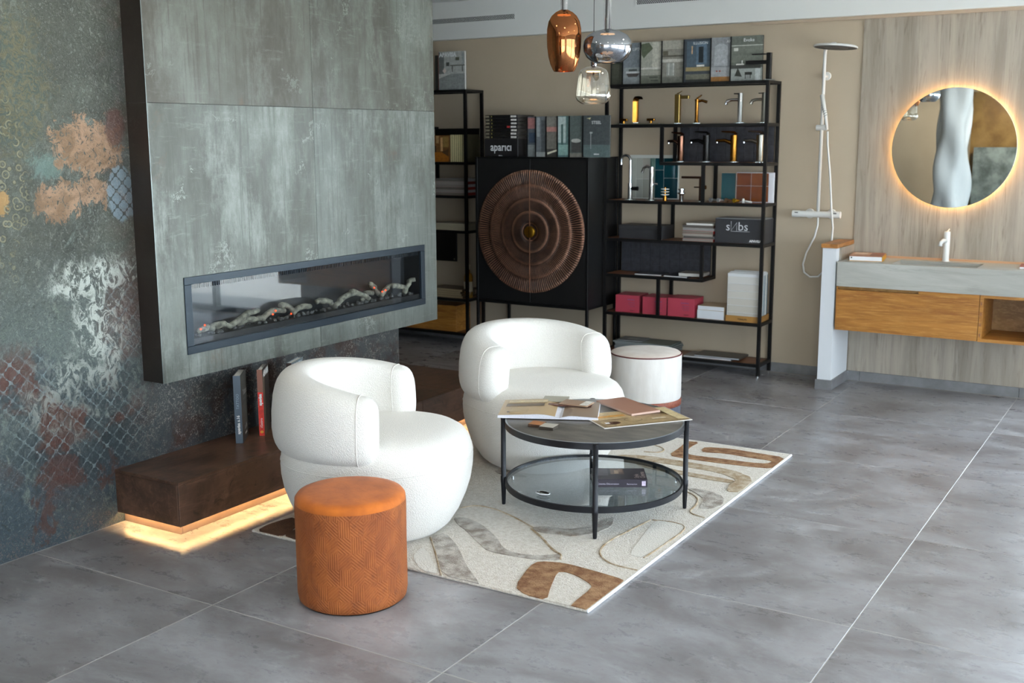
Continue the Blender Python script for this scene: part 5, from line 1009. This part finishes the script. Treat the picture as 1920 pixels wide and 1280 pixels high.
link('mixer_bar', T([(-.165, SY, 1.135), (.145, SY, 1.135)], .0215, 20), M_WPLAS, sh, 'auto')
for x in (-.165, .145): pass
for x, n_ in ((-.142, 'control_knob'), (.122, 'control_knob')):
    kb = link(n_, L([(0, -.024), (.0235, -.024), (.0235, .024), (0, .024)], 24, (x-(.008 if x < 0 else -.008), SY, 1.135), 'x'), M_WPLAS, sh, 'auto'); link('indicator', B(x-.012, x+.010, SY-.0242, SY-.0225, 1.142, 1.148), hexm('#1a1a1a', .4), kb)
for x in (-.075, .075):
    link('wall_union', T([(x, SY, 1.135), (x, -.0005, 1.135)], .013, 12), M_WPLAS, sh, True); link('wall_rosette', L([(0, -.014), (.030, -.014), (.034, -.008), (.034, -.0005), (0, -.0005)], 24, (x, 0, 1.135), 'y'), M_WPLAS, sh, 'auto')
link('hose', T([(.002, SY, 1.115), (.002, SY, 1.06), (-.015, SY-.005, .98), (-.065, SY-.01, .87), (-.085, SY-.01, .79), (-.075, SY-.01, .735), (-.035, SY-.005, .705), (.02, SY, .71), (.07, SY-.012, .76), (.105, SY-.02, .90), (.112, SY-.02, 1.05), (.105, SY-.045, 1.16), (.085, SY-.05, 1.40), (.06, SY-.05, 1.60), (.055, SY-.05, 1.69)], .0065, 10), M_WPLAS, sh, True)
link('slider', T([(-.035, SY, 1.715), (.035, SY, 1.715)], .019, 16), M_WPLAS, sh, 'auto')
hs = link('hand_shower', T([(.05, SY-.045, 1.70), (.035, SY-.05, 1.80), (.008, SY-.055, 1.93)], [.009, .012, .015], 14), M_WPLAS, sh, True)
for k in range(9): link('grip_rib', T([(.05-.0022*k*1.4-.012, SY-.05-.0005*k, 1.79+k*.014), (.05-.0022*k*1.4-.014, SY-.05, 1.793+k*.014)], .0145, 14), hexm('#8d918e', .4), hs)

# ------------------------------------------------------------------ pendants
M_COPG = plain('copper_mirror_glass', '#b06a48', .04, 1.); M_CHRG = plain('chrome_mirror_glass', '#b9bcc0', .03, 1.)
def semimirror(name, col, f):
    m = bpy.data.materials.new(name); m.use_nodes = True; nt = m.node_tree; nt.nodes.clear(); g = G(nt)
    out = nt.nodes.new('ShaderNodeOutputMaterial'); tr = nt.nodes.new('ShaderNodeBsdfTransparent'); gl = nt.nodes.new('ShaderNodeBsdfGlossy'); mx = nt.nodes.new('ShaderNodeMixShader')
    tr.inputs[0].default_value = lin(col); gl.inputs[0].default_value = lin(col); gl.inputs['Roughness'].default_value = .015
    lw = nt.nodes.new('ShaderNodeLayerWeight'); lw.inputs[0].default_value = .35; g.put(mx.inputs[0], g.ramp(lw.outputs['Facing'], 0, 1, f, 1.)); nt.links.new(tr.outputs[0], mx.inputs[1]); nt.links.new(gl.outputs[0], mx.inputs[2]); nt.links.new(mx.outputs[0], out.inputs[0]); return m
M_LED = emis('pendant_led', '#ffc48a', 7); M_TUBE = m_glass('clear_tube', (.80, .78, .80, 1), 1.5, 2.0, .16); M_SOCK = plain('dark_nickel', '#3a2f2f', .2, .9)
def pendant(name, label, loc, prof, m, neck, top=2.72, tube_r=.016, led=.035, ledz=None, bulb=True):
    o = thing(name, label, 'pendant lamp', loc)
    link('shade', L(prof, 64), m, o, True)
    zt = prof[-1][1]
    if neck == 'tube':
        link('glass_tube', L([(tube_r, zt), (tube_r, .30)], 24), M_TUBE, o, True); link('inner_rod', L([(0, zt-.01), (.0100, zt-.01), (.0100, .298), (0, .298)], 16), M_SOCK, o, 'auto'); link('socket_cap', L([(0, zt-.018), (.020, zt-.018), (.018, zt-.004), (.009, zt), (0, zt)], 24), M_SOCK, o, 'auto'); a = .298
    else:
        link('glass_tube', L([(.014, zt), (.0145, zt+.035)], 24), M_TUBE, o, True); link('inner_rod', L([(0, zt-.01), (.0115, zt-.01), (.0115, zt+.034), (0, zt+.035)], 16), M_SOCK, o, 'auto'); a = zt+.034
    link('cable', T([(0, 0, a), (0, 0, top-loc[2]-.02)], .0014, 6), M_BLACK, o); link('ceiling_rose', L([(0, top-loc[2]-.022), (.05, top-loc[2]-.022), (.05, top-loc[2]-.0003), (0, top-loc[2]-.0003)], 32), M_MATBLK, o, 'auto')
    lz = ledz if ledz is not None else zt-.022
    link('led_disc', L([(0, lz), (led, lz), (led, lz+.004), (0, lz+.004)], 32), M_LED, o)
    if bulb: link('led_stem', L([(0, lz-.0), (.004, lz-.001), (.004, lz-.012), (0, lz-.014)], 12), M_SOCK, o)
    return o
pendant('copper_pendant', 'copper mirror-glass barrel pendant lamp, leftmost of the three', (-2.36, 4.29, 1.93), [(.042, 0), (.048, .008), (.058, .03), (.066, .06), (.0715, .10), (.073, .14), (.072, .175), (.066, .205), (.053, .228), (.036, .243), (.018, .252)], semimirror('copper_glass', '#a86c44', .74), 'tube', led=.028)
pendant('chrome_pendant', 'wide flattened chrome mirror-glass pendant lamp above the clear one', (-2.205, 4.39, 1.966), [(.060, 0), (.066, .004), (.088, .022), (.101, .048), (.1035, .070), (.099, .093), (.084, .113), (.058, .127), (.030, .134), (.017, .138)], semimirror('chrome_glass', '#b6b9be', .72), 'tube', led=.030)
pendant('clear_pendant', 'smoky clear-glass bell pendant lamp, lowest of the three', (-2.34, 4.525, 1.80), [(.046, 0), (.054, .003), (.071, .015), (.0785, .029), (.079, .040), (.0755, .07), (.070, .11), (.065, .133), (.056, .148), (.032, .160), (.015, .163)], m_glass('smoky_clear', (.84, .81, .74, 1), 1.5, 2.2, .13, (1, .97, .92, 1)), 'cable', led=.031, ledz=.138)

# ------------------------------------------------------------------ air grilles
def grille(label, x, z, w=.74, d=.036):
    o = thing('air_grille', label, 'grille', (x, 7.62, z), 0, 'slotted air grilles')
    bm = bmesh.new(); f = .012
    box(bm, -w/2-f, w/2+f, -.004, -.0003, -d/2-f, -d/2); box(bm, -w/2-f, w/2+f, -.004, -.0003, d/2, d/2+f); box(bm, -w/2-f, -w/2, -.004, -.0003, -d/2, d/2); box(bm, w/2, w/2+f, -.004, -.0003, -d/2, d/2); link('frame', bm, M_CEIL, o)
    link('dark_back', B(-w/2, w/2, -.0012, -.0004, -d/2, d/2), hexm('#15181a', .7), o)  # dark sheet in place of the shaded depth behind the slots
    bm = bmesh.new(); p_ = .0155
    for r in range(4):
        k = 0
        while True:
            xx = -w/2+k*p_+(r % 2)*p_/2
            if xx > w/2-.004: break
            box(bm, xx, xx+.0030, -.003, -.0013, -d/2+r*d/4, -d/2+(r+1)*d/4); k += 1
    for r in range(5): box(bm, -w/2, w/2, -.0031, -.0014, -d/2+r*d/4-.0007, -d/2+r*d/4+.0007)
    v = link('lattice', bm, M_CEIL, o); v['kind'] = 'stuff'
grille('long perforated slot grille in the white bulkhead beside the chimney breast', -5.02, 2.575, .79)
grille('perforated slot grille in the white bulkhead cut by the top edge, above the shelving', -3.20, 2.615, .79)

# recessed downlights (outside the frame, mirrored as dots in the pendants)
for k, (x, y) in enumerate(((-1.2, 4.9), (-3.0, 2.9), (.6, 4.9), (-1.2, 2.6), (.6, 2.6), (-2.6, .4), (-.6, .4), (-2.4, -1.2), (1.6, 6.4))):
    o = thing('downlight', 'recessed ceiling downlight outside the frame, mirrored as a small dot in the pendants', 'lamp', (x, y, 2.72), 0, 'ceiling downlights'); link('rim', L([(.032, -.003), (.045, -.003), (.045, -.0003), (.032, -.0003)], 24), M_WPLAS, o, 'auto')
    link('diffuser', L([(0, -.002), (.031, -.002), (.031, -.0004), (0, -.0004)], 20), emis('downlight_glow', '#ffe6c8', 12), o)
    l = bpy.data.lights.new('downlight_beam', 'AREA'); l.shape = 'DISK'; l.size = .06; l.energy = 5; l.color = (1, .88, .74); lo_ = bpy.data.objects.new('downlight_beam', l); COL.objects.link(lo_); lo_.location = (x, y, 2.714)
# ------------------------------------------------------------------ behind the camera, seen in the round mirror
pl = thing('sculpted_pillar', 'white rough-plastered pillar reflected in the round mirror', 'pillar', (-3.10, -1.9, 0)); bm = bmesh.new(); rr = random.Random(5); rows = []
for i in range(25):
    z = 2.715*i/24; row = []
    for k in range(28):
        a = 2*PI*k/28; r = (.225+.018*math.sin(z*3.1+a*2)+.03*math.sin(z*6.3-a*3+1)+.02*math.sin(a*5+z*2))*(1+.04*math.sin(z*2+.5)); row.append(bm.verts.new((r*math.cos(a), r*math.sin(a), z)))
    rows.append(row)
for a, b in zip(rows, rows[1:]):
    for k in range(28): bm.faces.new((a[k], a[(k+1) % 28], b[(k+1) % 28], b[k]))
bm.faces.new(rows[0]); bm.faces.new(rows[-1]); link('plaster', bm, M_WHITE, pl, True)
o = thing('onyx_slab', 'tall amber-brown onyx slab reflected in the round mirror', 'slab', (-2.98, -2.6, 0)); link('slab', B(0, 1.7, 0, .03, 0, 2.3), plain('onyx', '#5c4324', .25, var='#7d6238', vscale=2.2), o)
o = thing('marble_slab', 'grey veined marble slab in front of the onyx, reflected in the mirror', 'slab', (-2.90, -2.45, 0)); link('slab', B(0, 1.2, 0, .03, 0, 1.50), plain('grey_marble', '#474d4a', .25, var='#7b827e', vscale=4), o)
for k, (loc, tgt, e) in enumerate((((-2.3, -1.2, 2.40), (-2.2, -2.6, 1.6), 170), ((-3.7, -2.2, 2.40), (-3.6, -3.5, 1.4), 60))):  # spots added to brighten the slabs and wall mirrored behind the camera
    l = bpy.data.lights.new('added_fill_spot', 'SPOT'); l.energy = e; l.spot_size = 1.5; l.spot_blend = .8; l.shadow_soft_size = .04; l.color = (1, .92, .82)
    lo_ = bpy.data.objects.new('added_fill_spot', l); COL.objects.link(lo_); lo_.location = loc; lo_.rotation_euler = (Vector(tgt)-Vector(loc)).to_track_quat('-Z', 'Y').to_euler()
# office chairs reflected in the fire glass
def office_chair(label, x, y, rz):
    t = thing('office_chair', label, 'office chair', (x, y, 0), rz, 'dark office chairs near the back window'); mm = hexm('#1d1f22', .7)
    link('seat', B(-.24, .24, -.24, .24, .44, .51, bev=.03), mm, t); link('backrest', (lambda bm: (lathe(bm, [(0, -.03), (.22, -.03), (.25, 0), (.22, .03), (0, .03)], 28, (0, .26, .80), 'y'), bm)[-1])(bmesh.new()), mm, t, 'auto'); link('back_post', T([(0, .2, .46), (0, .29, .60), (0, .29, .75)], .02, 8), M_MATBLK, t); link('column', T([(0, 0, .08), (0, 0, .44)], .025, 10), M_MATBLK, t)
    for k in range(5):
        a = 2*PI*k/5; link('base_arm', T([(0, 0, .09), (.28*math.cos(a), .28*math.sin(a), .06)], [.02, .014], 8), M_MATBLK, t); link('castor', L([(0, -.012), (.03, -.012), (.03, .012), (0, .012)], 16, (.28*math.cos(a), .28*math.sin(a), .030), 'x'), M_MATBLK, t)
office_chair('dark office chair near the back window, reflected in the fire glass', .55, 6.6, hd(200)); office_chair('second dark office chair near the back window, reflected in the fire glass', 1.2, 6.75, hd(160))
